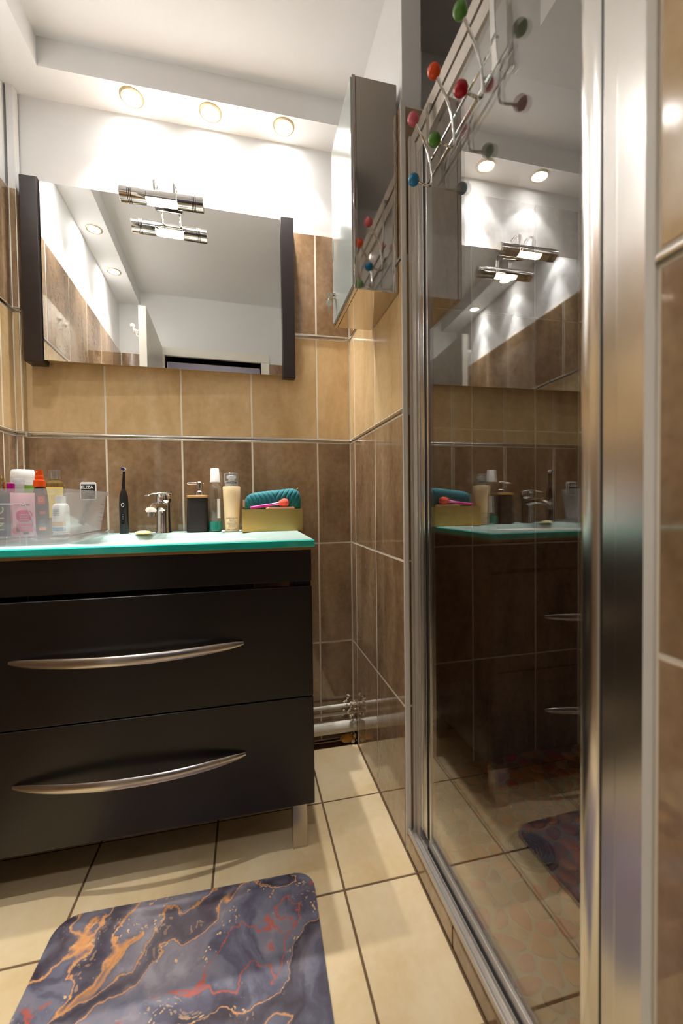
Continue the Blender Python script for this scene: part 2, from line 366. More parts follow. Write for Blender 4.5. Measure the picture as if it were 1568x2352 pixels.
# ------------------------------------------------------------------ room
XL, XR, YR, ZC, ZS = -.735, .408, -1.575, 2.41, 2.318
fl = struct(B().box((-.85, -2.75, -.14), (.47, .12, -.0085)).build('floor', M['screed']))
B().box((XL-.01, -2.7, -.0085), (.4095, -.052, -.0016)).build('grout', M['floor_grout'], fl)
tiles(fl, '+z', 0.0, spans(XL+.004, -.415, -.099, .217, .4072), [(-2.5, -2.19, 'floor_tile'), (-2.19, -1.88, 'floor_tile'), (-1.88, -1.57, 'floor_tile'), (-1.57, -1.256, 'floor_tile'), (-1.256, -.945, 'floor_tile'), (-.945, -.634, 'floor_tile'), (-.634, -.334, 'floor_tile'), (-.334, -.052, 'floor_tile')], gap=.0056, name='tile')

wb = struct(B().box((XL-.11, .010, -.01), (.485, .12, ZC)).build('wall_back', M['plaster']))
B().box((XL, .0009, 0), (.418, .010, 1.985)).build('grout', M['wall_grout'], wb)
tiles(wb, '-y', 0.0, spans(XL+.001, -.7245, -.475, -.225, .025, .275, .4075), ROWS)
for z in (1.189, 1.592):
    t = B(); bar(t, '-y', 0, XL, XR, z); t.build('metal_strip', M['listel'], wb)

wl = struct(B().box((XL-.11, -1.70, -.01), (XL-.010, .010, ZC)).build('wall_left', M['plaster']))
B().box((XL-.010, YR, 0), (XL-.0009, 0, 1.985)).build('grout', M['wall_grout'], wl)
tiles(wl, '+x', XL, spans(YR, -1.35, -1.10, -.85, -.60, -.35, -.10, -.001), ROWS)
for z in (1.189, 1.592):
    t = B(); bar(t, '+x', XL, YR, 0, z); t.build('metal_strip', M['listel'], wl)

# corner boxing for pipes: tiled below, painted above
ch = struct(B().box((XL-.002, -.0245, 0), (-.7165, .005, ZS+.002)).build('trim_1', M['plaster']), 'narrow boxed corner between left and back walls')
tiles(ch, '-y', -.030, [(XL+.0005, -.7135)], ROWS)
tiles(ch, '+x', -.7120, [(-.0285, -.0008)], ROWS)
B().box((XL, -.0285, 0), (-.7138, 0, 1.985)).build('grout', M['wall_grout'], ch)
t = B(); bar(t, '-y', -.030, XL, -.712, 1.189); bar(t, '-y', -.030, XL, -.712, 1.592); t.build('metal_strip', M['listel'], ch)

# partition with its short tiled return and end face
wr = struct(B().box((.418, -.551, -.01), (.472, .010, ZC)).build('wall_right', M['plaster']), 'partition wall beside the shower')
B().box((.4089, -.5591, 0), (.4775, .0, 1.985)).build('grout', M['wall_grout'], wr)
tiles(wr, '-x', XR, spans(-.5595, -.316, -.066, -.0005), ROWS)
tiles(wr, '-y', -.560, [(.421, .4785)], ROWS)
for z in (1.189, 1.592):
    t = B(); bar(t, '-x', XR, -.5595, 0, z); t.build('metal_strip', M['listel'], wr)
struct(B().box((.4070, -.5665, 0), (.4205, -.5600, 1.992), .0022).build('trim_2', M['pvc']), 'pale corner strip at the end of the partition')
# near stretch of the same wall, on the other side of the shower opening
wn = struct(B().box((.418, -1.70, -.01), (.478, -1.251, ZC)).build('wall_right.001', M['plaster']), 'wall beside the shower, nearest the doorway')
B().box((.4089, YR, 0), (.4775, -1.249, 1.985)).build('grout', M['wall_grout'], wn)
tiles(wn, '-x', XR, spans(YR, -1.33, -1.2535), ROWS)
for z in (1.189, 1.592):
    t = B(); bar(t, '-x', XR, YR, -1.2535, z); t.build('metal_strip', M['listel'], wn)
struct(B().box((.4060, -1.2530, 0), (.4200, -1.2400, 1.992), .0022).build('trim_3', M['pvc']), 'pale corner strip beside the shower frame')

# rear wall with the doorway the picture is taken from
DX0, DX1, DZ = -.46, .20, 1.985
wd = struct(B().box((XL-.11, -1.70, -.01), (DX0, YR-.010, ZC)).box((DX1, -1.70, -.01), (.485, YR-.010, ZC)).box((DX0, -1.70, DZ), (DX1, YR-.010, ZC)).build('wall_front', M['plaster'], weld=False))
B().box((XL, YR-.010, 0), (DX0-.06, YR-.0016, 1.985)).box((DX1+.06, YR-.010, 0), (XR, YR-.0016, 1.985)).build('grout', M['wall_grout'], wd)
tiles(wd, '+y', YR, [(XL+.001, -.5210), (.2610, XR-.001)], ROWS)
struct(B().box((DX0-.06, -1.715, 0), (DX0, YR+.012, DZ), .003).box((DX1, -1.715, 0), (DX1+.06, YR+.012, DZ), .003).box((DX0-.06, -1.715, DZ), (DX1+.06, YR+.012, DZ+.06), .003).build('trim_4', M['white_gloss'], weld=False), 'white door casing round the doorway')
dr = struct(B().box((-.515, -1.560, .008), (-.475, -.960, 2.045), .002).build('door_1', M['white_gloss']), 'white door leaf standing open along the left wall')
for yy in (-1.02, -1.10):
    B().tube([(-.515, yy, 1.93), (-.545, yy, 1.925), (-.556, yy, 1.945)], .004, 8, 4).sphere((-.556, yy, 1.952), .013, 14).build('coat_hook', M['white_plastic'], dr)
struct(B().box((-.85, -2.8, -.01), (.55, -2.75, 2.5)).box((-.85, -2.75, -.01), (-.80, -1.70, 2.5)).box((.50, -2.75, -.01), (.55, -1.70, 2.5)).box((-.85, -2.8, 2.45), (.55, -1.70, 2.5)).build('wall_hall', M['hall_paint'], weld=False), 'dim hall beyond the doorway')
tag(B().lathe([(.001, 2.41), (.09, 2.41), (.11, 2.43), (.11, 2.449)], (-.13, -2.02, 0), 24).build('fill_lamp', M['hall_fill']), 'round fill light added in the hall behind the doorway, out of view', 'lamp')  # added out of view to brighten the lower room through the doorway

ce = struct(B().box((-.85, -1.70, ZC), (1.30, .12, ZC+.04)).build('ceiling', M['plaster']))
struct(B().box((XL-.012, -.105, ZS), (.4195, .012, ZC+.005)).build('trim_5', M['plaster']), 'dropped soffit along the back wall')
struct(B().box((XL-.012, YR-.012, ZS), (-.612, -.1051, ZC+.005)).build('trim_6', M['plaster']), 'dropped soffit along the left wall')

# ------------------------------------------------------------------ shower room
ws = struct(B().box((.47, -.3205, -.02), (1.30, -.25, ZC)).build('wall_shower_back', M['plaster']))
B().box((.4785, -.3284, 0), (1.179, -.3205, 1.98)).build('grout', M['wall_grout'], ws)
tiles(ws, '-y', -.33, spans(.4795, .503, .750, .997, 1.1775), ROWS_PLAIN)
ws2 = struct(B().box((1.1875, -1.55, -.02), (1.30, -.25, ZC)).build('wall_shower_side', M['plaster']))
B().box((1.1796, -1.50, 0), (1.1875, -.325, 1.98)).build('grout', M['wall_grout'], ws2)
tiles(ws2, '-x', 1.178, spans(-1.48, -1.33, -1.08, -.83, -.58, -.331), ROWS_PLAIN)
ws3 = struct(B().box((.47, -1.60, -.02), (1.30, -1.4895, ZC)).build('wall_shower_front', M['plaster']))
B().box((.4785, -1.4895, 0), (1.179, -1.4816, 1.98)).build('grout', M['wall_grout'], ws3)
tiles(ws3, '+y', -1.48, spans(.4795, .503, .750, .997, 1.1775), ROWS_PLAIN)
tiles(wr, '+x', .4790, spans(-.5585, -.331), ROWS_PLAIN)
tiles(wn, '+x', .4790, spans(-1.479, -1.2535), ROWS_PLAIN)
struct(B().box((.79, -1.485, 2.22), (1.19, -.612, ZC+.002)).build('trim_7', M['plaster']), 'white boxing under the shower ceiling')
sf = struct(B().box((.452, -1.50, -.10), (1.185, -.322, .0425)).build('floor_shower', M['pebble_grout']))
# pebbles: cells of a loose hexagonal scatter, shrunk and rounded
def clip(poly, p, q):
    mx_, my_ = (p[0]+q[0])/2, (p[1]+q[1])/2; nx, ny = q[0]-p[0], q[1]-p[1]; out = []
    f = lambda a: (a[0]-mx_)*nx+(a[1]-my_)*ny
    for i, a in enumerate(poly):
        b = poly[(i+1) % len(poly)]; fa, fb = f(a), f(b)
        if fa <= 0: out.append(a)
        if fa*fb < 0: t_ = fa/(fa-fb); out.append((a[0]+(b[0]-a[0])*t_, a[1]+(b[1]-a[1])*t_))
    return out
DRAIN = (.698, -.690)
pts = []
st = .0455
for j in range(int(1.16/(st*.87))+1):
    for i in range(int(.70/st)+1):
        x = .478+st*(i+.5*(j % 2))+random.uniform(-.0145, .0145); y = -.345-st*.87*j+random.uniform(-.0145, .0145)
        if .465 < x < 1.172 and -1.475 < y < -.335: pts.append((x, y))
n_pb = 0; rest_pb = B()
for p_ in sorted(pts, key=lambda q: ((q[0]-.55)/.9)**2+(q[1]+.85)**2 + (.5 if q[1] < -1.25 else 0)):
    if (p_[0]-DRAIN[0])**2+(p_[1]-DRAIN[1])**2 < .074**2: continue
    poly = [(p_[0]-.05, p_[1]-.05), (p_[0]+.05, p_[1]-.05), (p_[0]+.05, p_[1]+.05), (p_[0]-.05, p_[1]+.05)]
    for q in pts:
        if q is not p_ and abs(q[0]-p_[0]) < .12 and abs(q[1]-p_[1]) < .12: poly = clip(poly, p_, q)
    c_ = (sum(a[0] for a in poly)/len(poly), sum(a[1] for a in poly)/len(poly)); k = random.uniform(.74, .88)
    poly = [(c_[0]+(a[0]-c_[0])*k, c_[1]+(a[1]-c_[1])*k) for a in poly]
    poly = [(min(max(a[0], .462), 1.176), min(max(a[1], -1.478), -.332)) for a in poly]
    rnd = []
    for i, a in enumerate(poly):                       # cut the corners once: rounder outline
        b = poly[(i+1) % len(poly)]; rnd += [(a[0]*.72+b[0]*.28, a[1]*.72+b[1]*.28), (a[0]*.28+b[0]*.72, a[1]*.28+b[1]*.72)]
    zt = .0475+random.uniform(0, .0015)
    far = n_pb >= 290
    bm_ = rest_pb if far else B(); hi = [(c_[0]+(a[0]-c_[0])*.8, c_[1]+(a[1]-c_[1])*.8, zt) for a in rnd]
    bm_.rings([[(a[0], a[1], .040) for a in rnd], [(a[0], a[1], zt-.002) for a in rnd], hi], mi=random.randrange(5) if far else 0)
    n_pb += 1
    if far: continue
    bm_.build('pebble', M['pebble%d' % random.randrange(5)], sf, smooth=60)
ro = rest_pb.build('pebbles', [M['pebble%d' % i] for i in range(5)], sf, smooth=60, weld=False); ro['kind'] = 'stuff'
# low kerb under the screen, tiled on its room side
kb = struct(B().box((.4165, -1.2400, -.01), (.470, -.5600, .048)).build('trim_8', M['wall_grout']), 'low tiled kerb under the shower screen')
tiles(kb, '-x', XR, spans(-1.2395, -1.066, -.816, -.5605), [(0.0, .0490, 'brown_tile')])

dn = thing('shower_drain', 'round dark shower drain grate set among the pebbles', 'drain', (DRAIN[0], DRAIN[1], .043))
B().lathe([(.001, .038), (.060, .038), (.062, .046), (.060, .050), (.055, .0500), (.053, .047), (.001, .047)], (DRAIN[0], DRAIN[1], 0), 36).build('rim', M['satin'], dn)
for k in range(5):
    r = .011+.009*k
    B().lathe([(r, .0465), (r, .0520), (r+.0050, .0520), (r+.0050, .0465)], (DRAIN[0], DRAIN[1], 0), 36).build('grate_ring', mat('drain_dark', S(46, 45, 50), .4, .2) if k == 0 else bpy.data.materials['drain_dark'], dn)
B().lathe([(.0005, .0465), (.005, .0465), (.005, .0535), (.0005, .0540)], (DRAIN[0], DRAIN[1], 0), 16).build('screw', M['chrome'], dn)

# ------------------------------------------------------------------ recessed spotlights
def spotlight(x, y, label, lit=1.0):
    t = thing('spotlight', label, 'spotlight', (x, y, ZS), 'recessed ceiling spotlights')
    B().lathe([(.0275, .0005), (.0275, -.003), (.033, -.0045), (.0375, -.0025), (.0385, .0008), (.0385, .002), (.0275, .002)], (x, y, ZS), 36).build('ring', M['spot_ring'], t)
    B().lathe([(.0005, -.0015), (.0270, -.0015), (.0272, .0012), (.0005, .0012)], (x, y, ZS), 32).build('lamp', M['spot_lamp'], t)
    for pw, ang, bl in ((SPOT_CORE_W, 46, .7), (SPOT_W, 92, .45), (SPOT_WIDE_W, 150, 1.0)):
        l = bpy.data.lights.new('spot', 'SPOT'); l.energy = pw*lit; l.color = SPOT_COLOR; l.spot_size = math.radians(ang); l.spot_blend = bl; l.shadow_soft_size = .012
        lo = bpy.data.objects.new('spot', l); COL.objects.link(lo); lo.location = (0, 0, -.012); lo.parent = t
    return t
spotlight(-.352, -.060, 'chrome recessed spotlight in back soffit, leftmost of the three')
spotlight(-.099, -.060, 'chrome recessed spotlight in back soffit, middle of the three')
spotlight(.156, -.060, 'chrome recessed spotlight in back soffit, nearest the steel cabinet')
spotlight(-.676, -.405, 'recessed spotlight in left soffit, nearest the back wall')
spotlight(-.676, -.789, 'recessed spotlight in left soffit, second from the back wall')
spotlight(-.676, -1.174, 'recessed spotlight in left soffit, nearest the doorway')

# ------------------------------------------------------------------ vanity unit
VX0, VX1, VY, VZ0, VZ1 = -.722, .168, -.500, .128, .822
va = thing('vanity_unit', 'dark brown two-drawer vanity unit on short metal legs', 'vanity unit', (-.277, -.25, 0))
for xa, xb in ((VX0, VX0+.018), (VX1-.018, VX1)):
    B().box((xa, VY+.020, VZ0+.004), (xb, -.062, VZ1), .001).build('side_panel', M['wenge_h'], va)
B().box((VX0+.0185, VY+.022, VZ0+.004), (VX1-.0185, -.062, VZ0+.020), .001).build('bottom_panel', M['wenge_h'], va)
B().box((VX0, VY, .738), (VX1-.001, VY+.018, VZ1), .0015).build('front_rail', M['wenge_h'], va)
B().box((VX1-.045, VY+.0185, .60), (VX1-.0185, VY+.045, VZ1), .001).build('corner_block', M['wenge_h'], va)
B().box((VX0+.0185, VY+.0185, .60), (VX0+.045, VY+.045, VZ1), .001).build('corner_block', M['wenge_h'], va)
for k, (z0, z1, hz) in enumerate(((.4255, .7245, .582), (VZ0, .4225, .290))):
    d_ = B().box((VX0, VY, z0), (VX1, VY+.0185, z1), .003, 3).build('drawer', M['wenge_h'], va)
    zb = z0+.025; zt = z0+.14
    B().box((VX0+.022, VY+.0187, zb), (VX1-.022, -.07, zb+.012)).box((VX0+.022, VY+.0187, zb+.012), (VX0+.034, -.07, zt)).box((VX1-.034, VY+.0187, zb+.012), (VX1-.022, -.07, zt)).box((VX0+.034, -.082, zb+.012), (VX1-.034, -.07, zt)).build('drawer_box', M['tan_board'], d_, weld=False)
    hx0, hx1 = -.540, -.014; P, R = [], []
    n = 28
    for i in range(n+1):
        s_ = i/n; a = 2*s_-1
        P.append((hx0+(hx1-hx0)*s_, VY-.004-.040*(1-a*a), hz+.004*a*a)); R.append(.35+.65*(1-abs(a)**6)**.8)
    h_ = B().tube(P, R, 14, flat=(.0065, .0125)).build('handle', M['satin'], d_)
    h_['label'] = 'bowed satin metal bar handle'
for lx, ly in ((.108, VY+.012), (.108, -.105), (VX0+.02, VY+.012), (VX0+.02, -.105)):
    B().box((lx, ly, .004), (lx+.040, ly+.040, VZ0+.004), .002).box((lx+.0005, ly+.0005, 0), (lx+.0395, ly+.0395, .004)).build('leg', M['satin'], va, weld=False)

# glass top with moulded basin
TX0, TX1, TY0, TY1, TZ = -.727, .176, -.508, -.004, .850
BC, BA, BB_, BD = (-.205, -.285), .300, .178, .095
def top_z(x, y):
    q = math.sqrt(((x-BC[0])/BA)**2+((y-BC[1])/BB_)**2)
    if q >= 1.08: return TZ
    if q > .97: return TZ-.004*(1-math.cos((1.08-q)/.11*PI))/2*1.0
    return TZ-.004-BD*(1-(q/.97)**2.6)
tb = B(); nx_, ny_ = 96, 64
xs = [TX0+.004+(TX1-TX0-.008)*i/nx_ for i in range(nx_+1)]; ys = [TY0+.004+(TY1-TY0-.004)*j/ny_ for j in range(ny_+1)]
g = [[tb.bm.verts.new((x, y, top_z(x, y))) for x in xs] for y in ys]
for j in range(ny_):
    for i in range(nx_): tb._face([g[j][i], g[j][i+1], g[j+1][i+1], g[j+1][i]])
wt = thing('glass_washbasin_top', 'frosted pale green glass washbasin top with teal edge over dark vanity', 'washbasin', (-.277, -.25, VZ1+.008))
tb.build('basin', M['basin_top'], wt, smooth=50)
loop = lambda i, z: [(TX0+i, TY0+i, z), (TX1-i, TY0+i, z), (TX1-i, TY1, z), (TX0+i, TY1, z)]
e_ = B().rings([loop(.004, TZ), loop(0, TZ-.003), loop(0, .833), loop(.002, .8300)], cap=False)
e_.build('glass_edge', M['teal_edge'], wt, smooth=20)
B().box((VX0+.002, VY-.0025, .8225), (VX1-.001, -.474, .8300)).box((VX0+.002, -.096, .8225), (VX1-.001, -.012, .8300)).box((VX0+.002, -.474, .8225), (-.516, -.096, .8300)).box((.106, -.474, .8225), (VX1-.001, -.096, .8300)).build('support_board', M['tan_board'], wt, weld=False)
# basin shell underneath, closing the bowl
B().rings([[(BC[0]+BA*k*math.cos(2*PI*i/40), BC[1]+BB_*k*math.sin(2*PI*i/40), z) for i in range(40)] for k, z in ((1.0, .832), (.97, .79), (.75, .742), (.2, .735))]).build('bowl_shell', M['white_gloss'], wt)
B().lathe([(.0005, .0025), (.018, .0025), (.021, 0), (.021, -.003)], (BC[0], BC[1], top_z(*BC)), 24).build('waste', M['chrome'], wt)

# mixer tap
TXC, TYC = -.280, -.070
ta = thing('mixer_tap', 'chrome basin mixer tap with flat lever and red-blue dot', 'tap', (TXC, TYC, TZ))
B().lathe([(.027, .0), (.027, .004), (.0245, .010), (.0235, .06), (.0240, .098), (.0225, .104), (.001, .105)], (TXC, TYC, TZ), 32).build('body', M['chrome'], ta)
B().tube([(TXC-.002, TYC, TZ+.082), (TXC-.008, TYC-.04, TZ+.094), (TXC-.014, TYC-.085, TZ+.091), (TXC-.017, TYC-.110, TZ+.080)], [.020, .0175, .016, .0155], 20, 5, flat=(1.1, .80)).build('spout', M['chrome'], ta)
B().lathe([(.010, 0), (.0125, 0), (.0125, -.014), (.010, -.014)], (TXC-.017, TYC-.107, TZ+.074), 20).build('aerator', M['satin'], ta)
B().lathe([(.001, .104), (.024, .104), (.0265, .110), (.0265, .128), (.022, .1355), (.001, .1365)], (TXC+.002, TYC, TZ), 28).build('lever_hub', M['chrome'], ta)
B().tube([(TXC+.020, TYC+.006, TZ+.1345), (TXC-.004, TYC-.012, TZ+.139), (TXC-.030, TYC-.034, TZ+.134), (TXC-.043, TYC-.048, TZ+.128)], [.9, 1.1, 1.0, .55], 16, 5, flat=(.020, .0048)).build('lever', M['chrome'], ta)
for sgn, mm in ((-1, 'red_dot'), (1, 'blue_dot')):
    b_ = B(); r_ = .0036
    pp = [(TXC+sgn*abs(r_*math.sin(PI*i/10)), TYC-.0262, TZ+.119+r_*math.cos(PI*i/10)) for i in range(11)]
    b_.rings([pp, [(x, y+.001, z) for x, y, z in pp]]).build('temperature_mark', M[mm], ta)

# ------------------------------------------------------------------ wall mirror with lamp
BE = .025
def my(x, d=0.0): return -.035+BE*(x+.25)-d             # the mirror hangs a little askew
wm = thing('wall_mirror', 'wide frameless mirror between two dark wooden side panels', 'mirror', (-.25, -.02, 1.42))
MZ0, MZ1 = 1.424, 2.010
mx0, mx1 = -.640, .140
v_ = [(mx0, my(mx0)), (mx1, my(mx1)), (mx1, my(mx1)+.005), (mx0, my(mx0)+.005)]
B().prism(v_, MZ0+.004, MZ1-.004).build('mirror_glass', M['mirror'], wm, smooth=0)
v_ = [(mx0, my(mx0)+.0052), (mx1, my(mx1)+.0052), (mx1, -.001), (mx0, -.001)]
B().prism(v_, MZ0+.010, MZ1-.010).build('backing_board', M['tan_board'], wm, smooth=0)
for xa, xb in ((-.694, -.642), (.1415, .189)):
    b_ = B(); yy = my((xa+xb)/2, .010)
    b_.box((xa, yy, MZ0-.006), (xb, -.001, MZ1+.004), .003, 2).build('side_panel', M['wenge'], wm)
lp = thing('mirror_lamp', 'chrome tube lamp curving over the top of the mirror', 'lamp', (-.250, -.03, 2.0))
LX0, LX1, LY, LZ = -.381, -.122, -.116, 1.955
prof = [(.0005, 0), (.021, 0), (.0235, .003), (.0235, LX1-LX0-.003), (.021, LX1-LX0), (.0005, LX1-LX0)]
b_ = B(); L_ = LX1-LX0; bx0, bx1 = .082, L_-.085
def lamp_tube(a, b):                                    # closed tube
    return B().lathe([(.0005, a), (.021, a), (.0235, a+.002), (.0235, b-.002), (.021, b), (.0005, b)], (LX0, LY, LZ), 32, 'x')
lamp_tube(0, bx0).build('tube', M['chrome'], lp); lamp_tube(bx1, L_).build('tube', M['chrome'], lp)
sh = B(); rs = []                                       # hood over the bulb, open underneath
for xh in (bx0, bx1):
    o_ = []
    for i in range(17):
        a = PI*(-.16+1.32*i/16.0); o_.append((LX0+xh, LY+.0235*math.cos(a), LZ+.0235*math.sin(a)))
    for i in range(16, -1, -1):
        a = PI*(-.16+1.32*i/16.0); o_.append((LX0+xh, LY+.0215*math.cos(a), LZ+.0215*math.sin(a)))
    rs.append(o_)
sh.rings(rs).build('hood', M['chrome'], lp)
B().lathe([(.0005, bx0-.002), (.014, bx0-.001), (.0180, bx0+.008), (.0180, bx1-.008), (.014, bx1+.001), (.0005, bx1+.002)], (LX0, LY, LZ-.004), 28, 'x').build('glass_bulb', M['bulb'], lp)
for xr in (.026, .031, .036, L_-.036, L_-.031, L_-.026):
    B().lathe([(.0233, xr-.0011), (.0241, xr-.0009), (.0241, xr+.0009), (.0233, xr+.0011)], (LX0, LY, LZ), 32, 'x').build('groove_ring', M['black'], lp)
for ax in (-.279, -.218):
    B().tube([(ax+.002, LY, LZ+.022), (ax, LY+.002, LZ+.058), (ax-.002, LY+.030, LZ+.082), (ax, -.050, LZ+.070), (ax+.004, -.040, LZ+.038), (ax+.006, -.036, LZ+.030)], .0042, 10, 6).build('arm', M['chrome'], lp)
B().box((-.292, -.050, LZ+.020), (-.200, -.012, LZ+.0545), .004).build('bracket', M['chrome'], lp)

# ------------------------------------------------------------------ steel cabinet on the partition
sc_ = thing('steel_cabinet', 'polished steel wall cabinet with frosted glass door above the beige tiles', 'cabinet', (.36, -.42, 1.507))
B().box((.2935, -.541, 1.507), (.4068, -.297, 2.053), .0012, 1).build('carcass', M['steel'], sc_)
B().box((.2835, -.543, 1.507), (.2925, -.295, 2.053), .001).build('door_frame', M['steel'], sc_)
gd = B().box((.2795, -.539, 1.518), (.2834, -.299, 2.049), .001).build('glass_door', M['frost'], sc_)
b_ = B(); b_.box((.2765, -.312, 1.712), (.2794, -.300, 1.772), .0012).build('finger_pull', M['chrome'], gd)
B().lathe([(.0005, .2705), (.0085, .2705), (.0095, .273), (.0095, .2796), (.0005, .2796)], (0, -.333, 1.588), 22, 'x').build('lock', M['chrome'], sc_)
ky = thing('key_ring', 'small metal keys hanging from the cabinet lock', 'keys', (.274, -.333, 1.588))
def key(name, c, up_, rot):
    b_ = B(); pts2 = []
    ring = [(.0085*math.cos(2*PI*i/20), .0085*math.sin(2*PI*i/20)) for i in range(20)]
    shape = [[(.0105*math.cos(2*PI*i/20), .0095*math.sin(2*PI*i/20)) for i in range(20)]]
    bow = [(math.cos(a_)*.0095, math.sin(a_)*.0105) for a_ in [PI*2*i/22-PI/2+.33 for i in range(20)]]
    blade = [(.0022, -.012), (.0030, -.019), (.0018, -.022), (.0030, -.025), (.0018, -.028), (0, -.032), (-.0024, -.029), (-.0024, -.012)]
    outl = bow + blade[::-1]
    R_ = Matrix.Rotation(rot, 3, 'X'); rr = []
    for tt in (-.0009, .0009):
        rr.append([Vector(c)+R_ @ Vector((tt if up_ else u, u if up_ else tt, v)) for u, v in outl])
    return b_.rings(rr).build(name, M['key_metal'], ky)
# key in the lock: its bow stands out towards the room
b_ = B(); outl = [(.0100*math.cos(2*PI*i/22), .0105*math.sin(2*PI*i/22)) for i in range(22)]
b_.rings([[(.2620+u, -.3340+tt, 1.588+v) for u, v in outl] for tt in (0, .0018)]).box((.2660, -.3338, 1.585), (.2704, -.3324, 1.591)).build('key', M['key_metal'], ky, weld=False)
key('key', (.2595, -.331, 1.566), False, 0.0)
B().tube([(.2595+.0075*math.cos(2*PI*i/18)*.55, -.3335+.0075*math.sin(2*PI*i/18), 1.5775+.0095*math.cos(2*PI*i/18+.4)) for i in range(19)], .0007, 6).build('split_ring', M['chrome'], ky)

# ------------------------------------------------------------------ shower screen
ss = thing('shower_screen', 'aluminium framed sliding glass shower screen along the right wall', 'shower screen', (.44, -.90, .05))
XG = .4405
Y0, Y1 = -.5675, -1.2395
def upright(name, x0, x1, ya, yb, z0=.052, z1=1.855, mt='aluminium', bev=.0015):
    return B().box((x0, ya, z0), (x1, yb, z1), bev, 2).build(name, M[mt], ss)
# far side: wall channel in steps, then the far door stile and its dark seal
upright('wall_channel', .4255, .462, -.5665, -.5780, z1=1.893, mt='alu_satin'); upright('wall_channel', .4295, .458, -.5785, -.6020, z1=1.858, mt='alu_satin')
upright('stile', .4320, .452, -.6025, -.6150, .090, 1.82); upright('stile', .4340, .450, -.6155, -.6330, .090, 1.82); upright('stile', .4322, .452, -.6335, -.6420, .090, 1.82)
upright('seal', .4350, .447, -.6425, -.6510, .090, 1.82, 'rubber'); upright('stile', .4345, .449, -.6515, -.6600, .090, 1.82)
# head rail above, door rail below it, dark slot between
B().box((.4320, Y1, 1.8620), (.4620, Y0, 1.8950), .0015).build('head_rail', M['alu_satin'], ss)
B().box((.4420, Y1, 1.8565), (.4600, Y0, 1.8618)).build('slot_seal', M['rubber'], ss)
B().box((.4340, -1.165, 1.8210), (.4500, -.6025, 1.8560), .0015).build('door_rail', M['alu_satin'], ss)
# bottom track: lip, floor of the track, second lip, then the bottom rail of the door
tr_ = B(); pr = [(.4105, .0495), (.4105, .0640), (.4130, .0655), (.4150, .0640), (.4160, .0570), (.4235, .0560), (.4240, .0605), (.4255, .0605), (.4260, .0545), (.4300, .0545), (.4305, .0640), (.4325, .0640), (.4330, .0540), (.4620, .0540), (.4620, .0495)]
tr_.rings([[(x, yy, z) for x, z in pr] for yy in (Y0, -1.002)]).rings([[(x+.0012, yy, z-.0012) for x, z in pr] for yy in (-1.003, Y1)]).build('bottom_track', M['alu_satin'], ss, smooth=20, weld=False)
B().box((.4360, -1.165, .0600), (.4460, -.6425, .0900), .0012).build('bottom_rail', M['alu_satin'], ss)
B().box((.4330, -1.165, .0545), (.4358, -.6425, .0700)).build('bottom_seal', M['rubber'], ss)
gl = B().box((.4380, -1.1400, .0890), (.4430, -.6590, 1.8220)).build('glass_pane', M['shower_glass'], ss, smooth=0)
# near side: door stile, black seal, wide wall channel in two steps
b_ = B(); pr = [(.4300, -1.1335), (.4270, -1.142), (.4275, -1.156), (.4310, -1.1655), (.4520, -1.1655), (.4520, -1.1335)]
b_.prism(pr[::-1], .0600, 1.8208).build('stile', M['aluminium'], ss, smooth=40)
upright('seal', .4262, .452, -1.1660, -1.1716, mt='rubber')
upright('wall_channel', .4240, .460, -1.1720, -1.1990, z1=1.893); b_ = upright('wall_channel', .4140, .460, -1.1995, -1.2390, z1=1.893)

# ------------------------------------------------------------------ hook rack over the screen
hr = thing('hook_rack', 'chrome wire hook rack with coloured balls hung over the shower screen', 'hook rack', (.42, -.82, 1.69))
WX = .4245
for zz in (1.727, 1.688):
    B().tube([(WX, -.690, zz), (WX, -.962, zz)], .0026, 10).build('rail_wire', M['chrome'], hr)
for yh, dy in ((-.695, -.014), (-.948, -.010)):
    b_ = B()
    P = [(WX-.0026, yh+dy, 1.684), (WX-.0032, yh+dy*.5, 1.74), (WX-.0030, yh, 1.8585), (WX+.0010, yh, 1.8600), (WX+.0155, yh, 1.8600), (WX+.0170, yh, 1.8575)]
    def strip(P, wd, th_):
        rr = []
        for i, p in enumerate(P):
            a, c = Vector(P[max(i-1, 0)]), Vector(P[min(i+1, len(P)-1)]); d = (c-a).normalized(); n = Vector((d.z, 0, -d.x)).normalized(); p = Vector(p)
            rr.append([p+Vector((0, wd, 0))+n*th_, p+Vector((0, -wd, 0))+n*th_, p+Vector((0, -wd, 0))-n*th_, p+Vector((0, wd, 0))-n*th_])
        return rr
    b_.rings(strip(P, .0068, .0008)).build('hanger', M['chrome'], hr)
for yh, ct, cb in ((-.714, 'b_pink', 'b_blue'), (-.818, 'b_orange', 'b_green'), (-.921, 'b_green', 'b_red')):
    hk = B().tube([(.3850, yh, 1.794), (.3985, yh, 1.770), (.4105, yh, 1.744), (.4180, yh, 1.716), (.4212, yh, 1.690), (.4212, yh, 1.672), (.4195, yh, 1.6655), (.4140, yh, 1.6625), (.3990, yh, 1.6650), (.3850, yh, 1.6690)], .0027, 10, 5).build('hook', M['chrome'], hr)
    b1 = B().sphere((.3785, yh, 1.8040), .0132, 24).build('ball', M[ct], hk); b2 = B().sphere((.3785, yh, 1.6705), .0128, 24).build('ball', M[cb], hk)
    for bb, c_ in ((b1, ct), (b2, cb)): bb['label'] = {'b_pink': 'pink', 'b_blue': 'blue', 'b_orange': 'orange', 'b_green': 'green', 'b_red': 'red'}[c_]+' glossy ball'

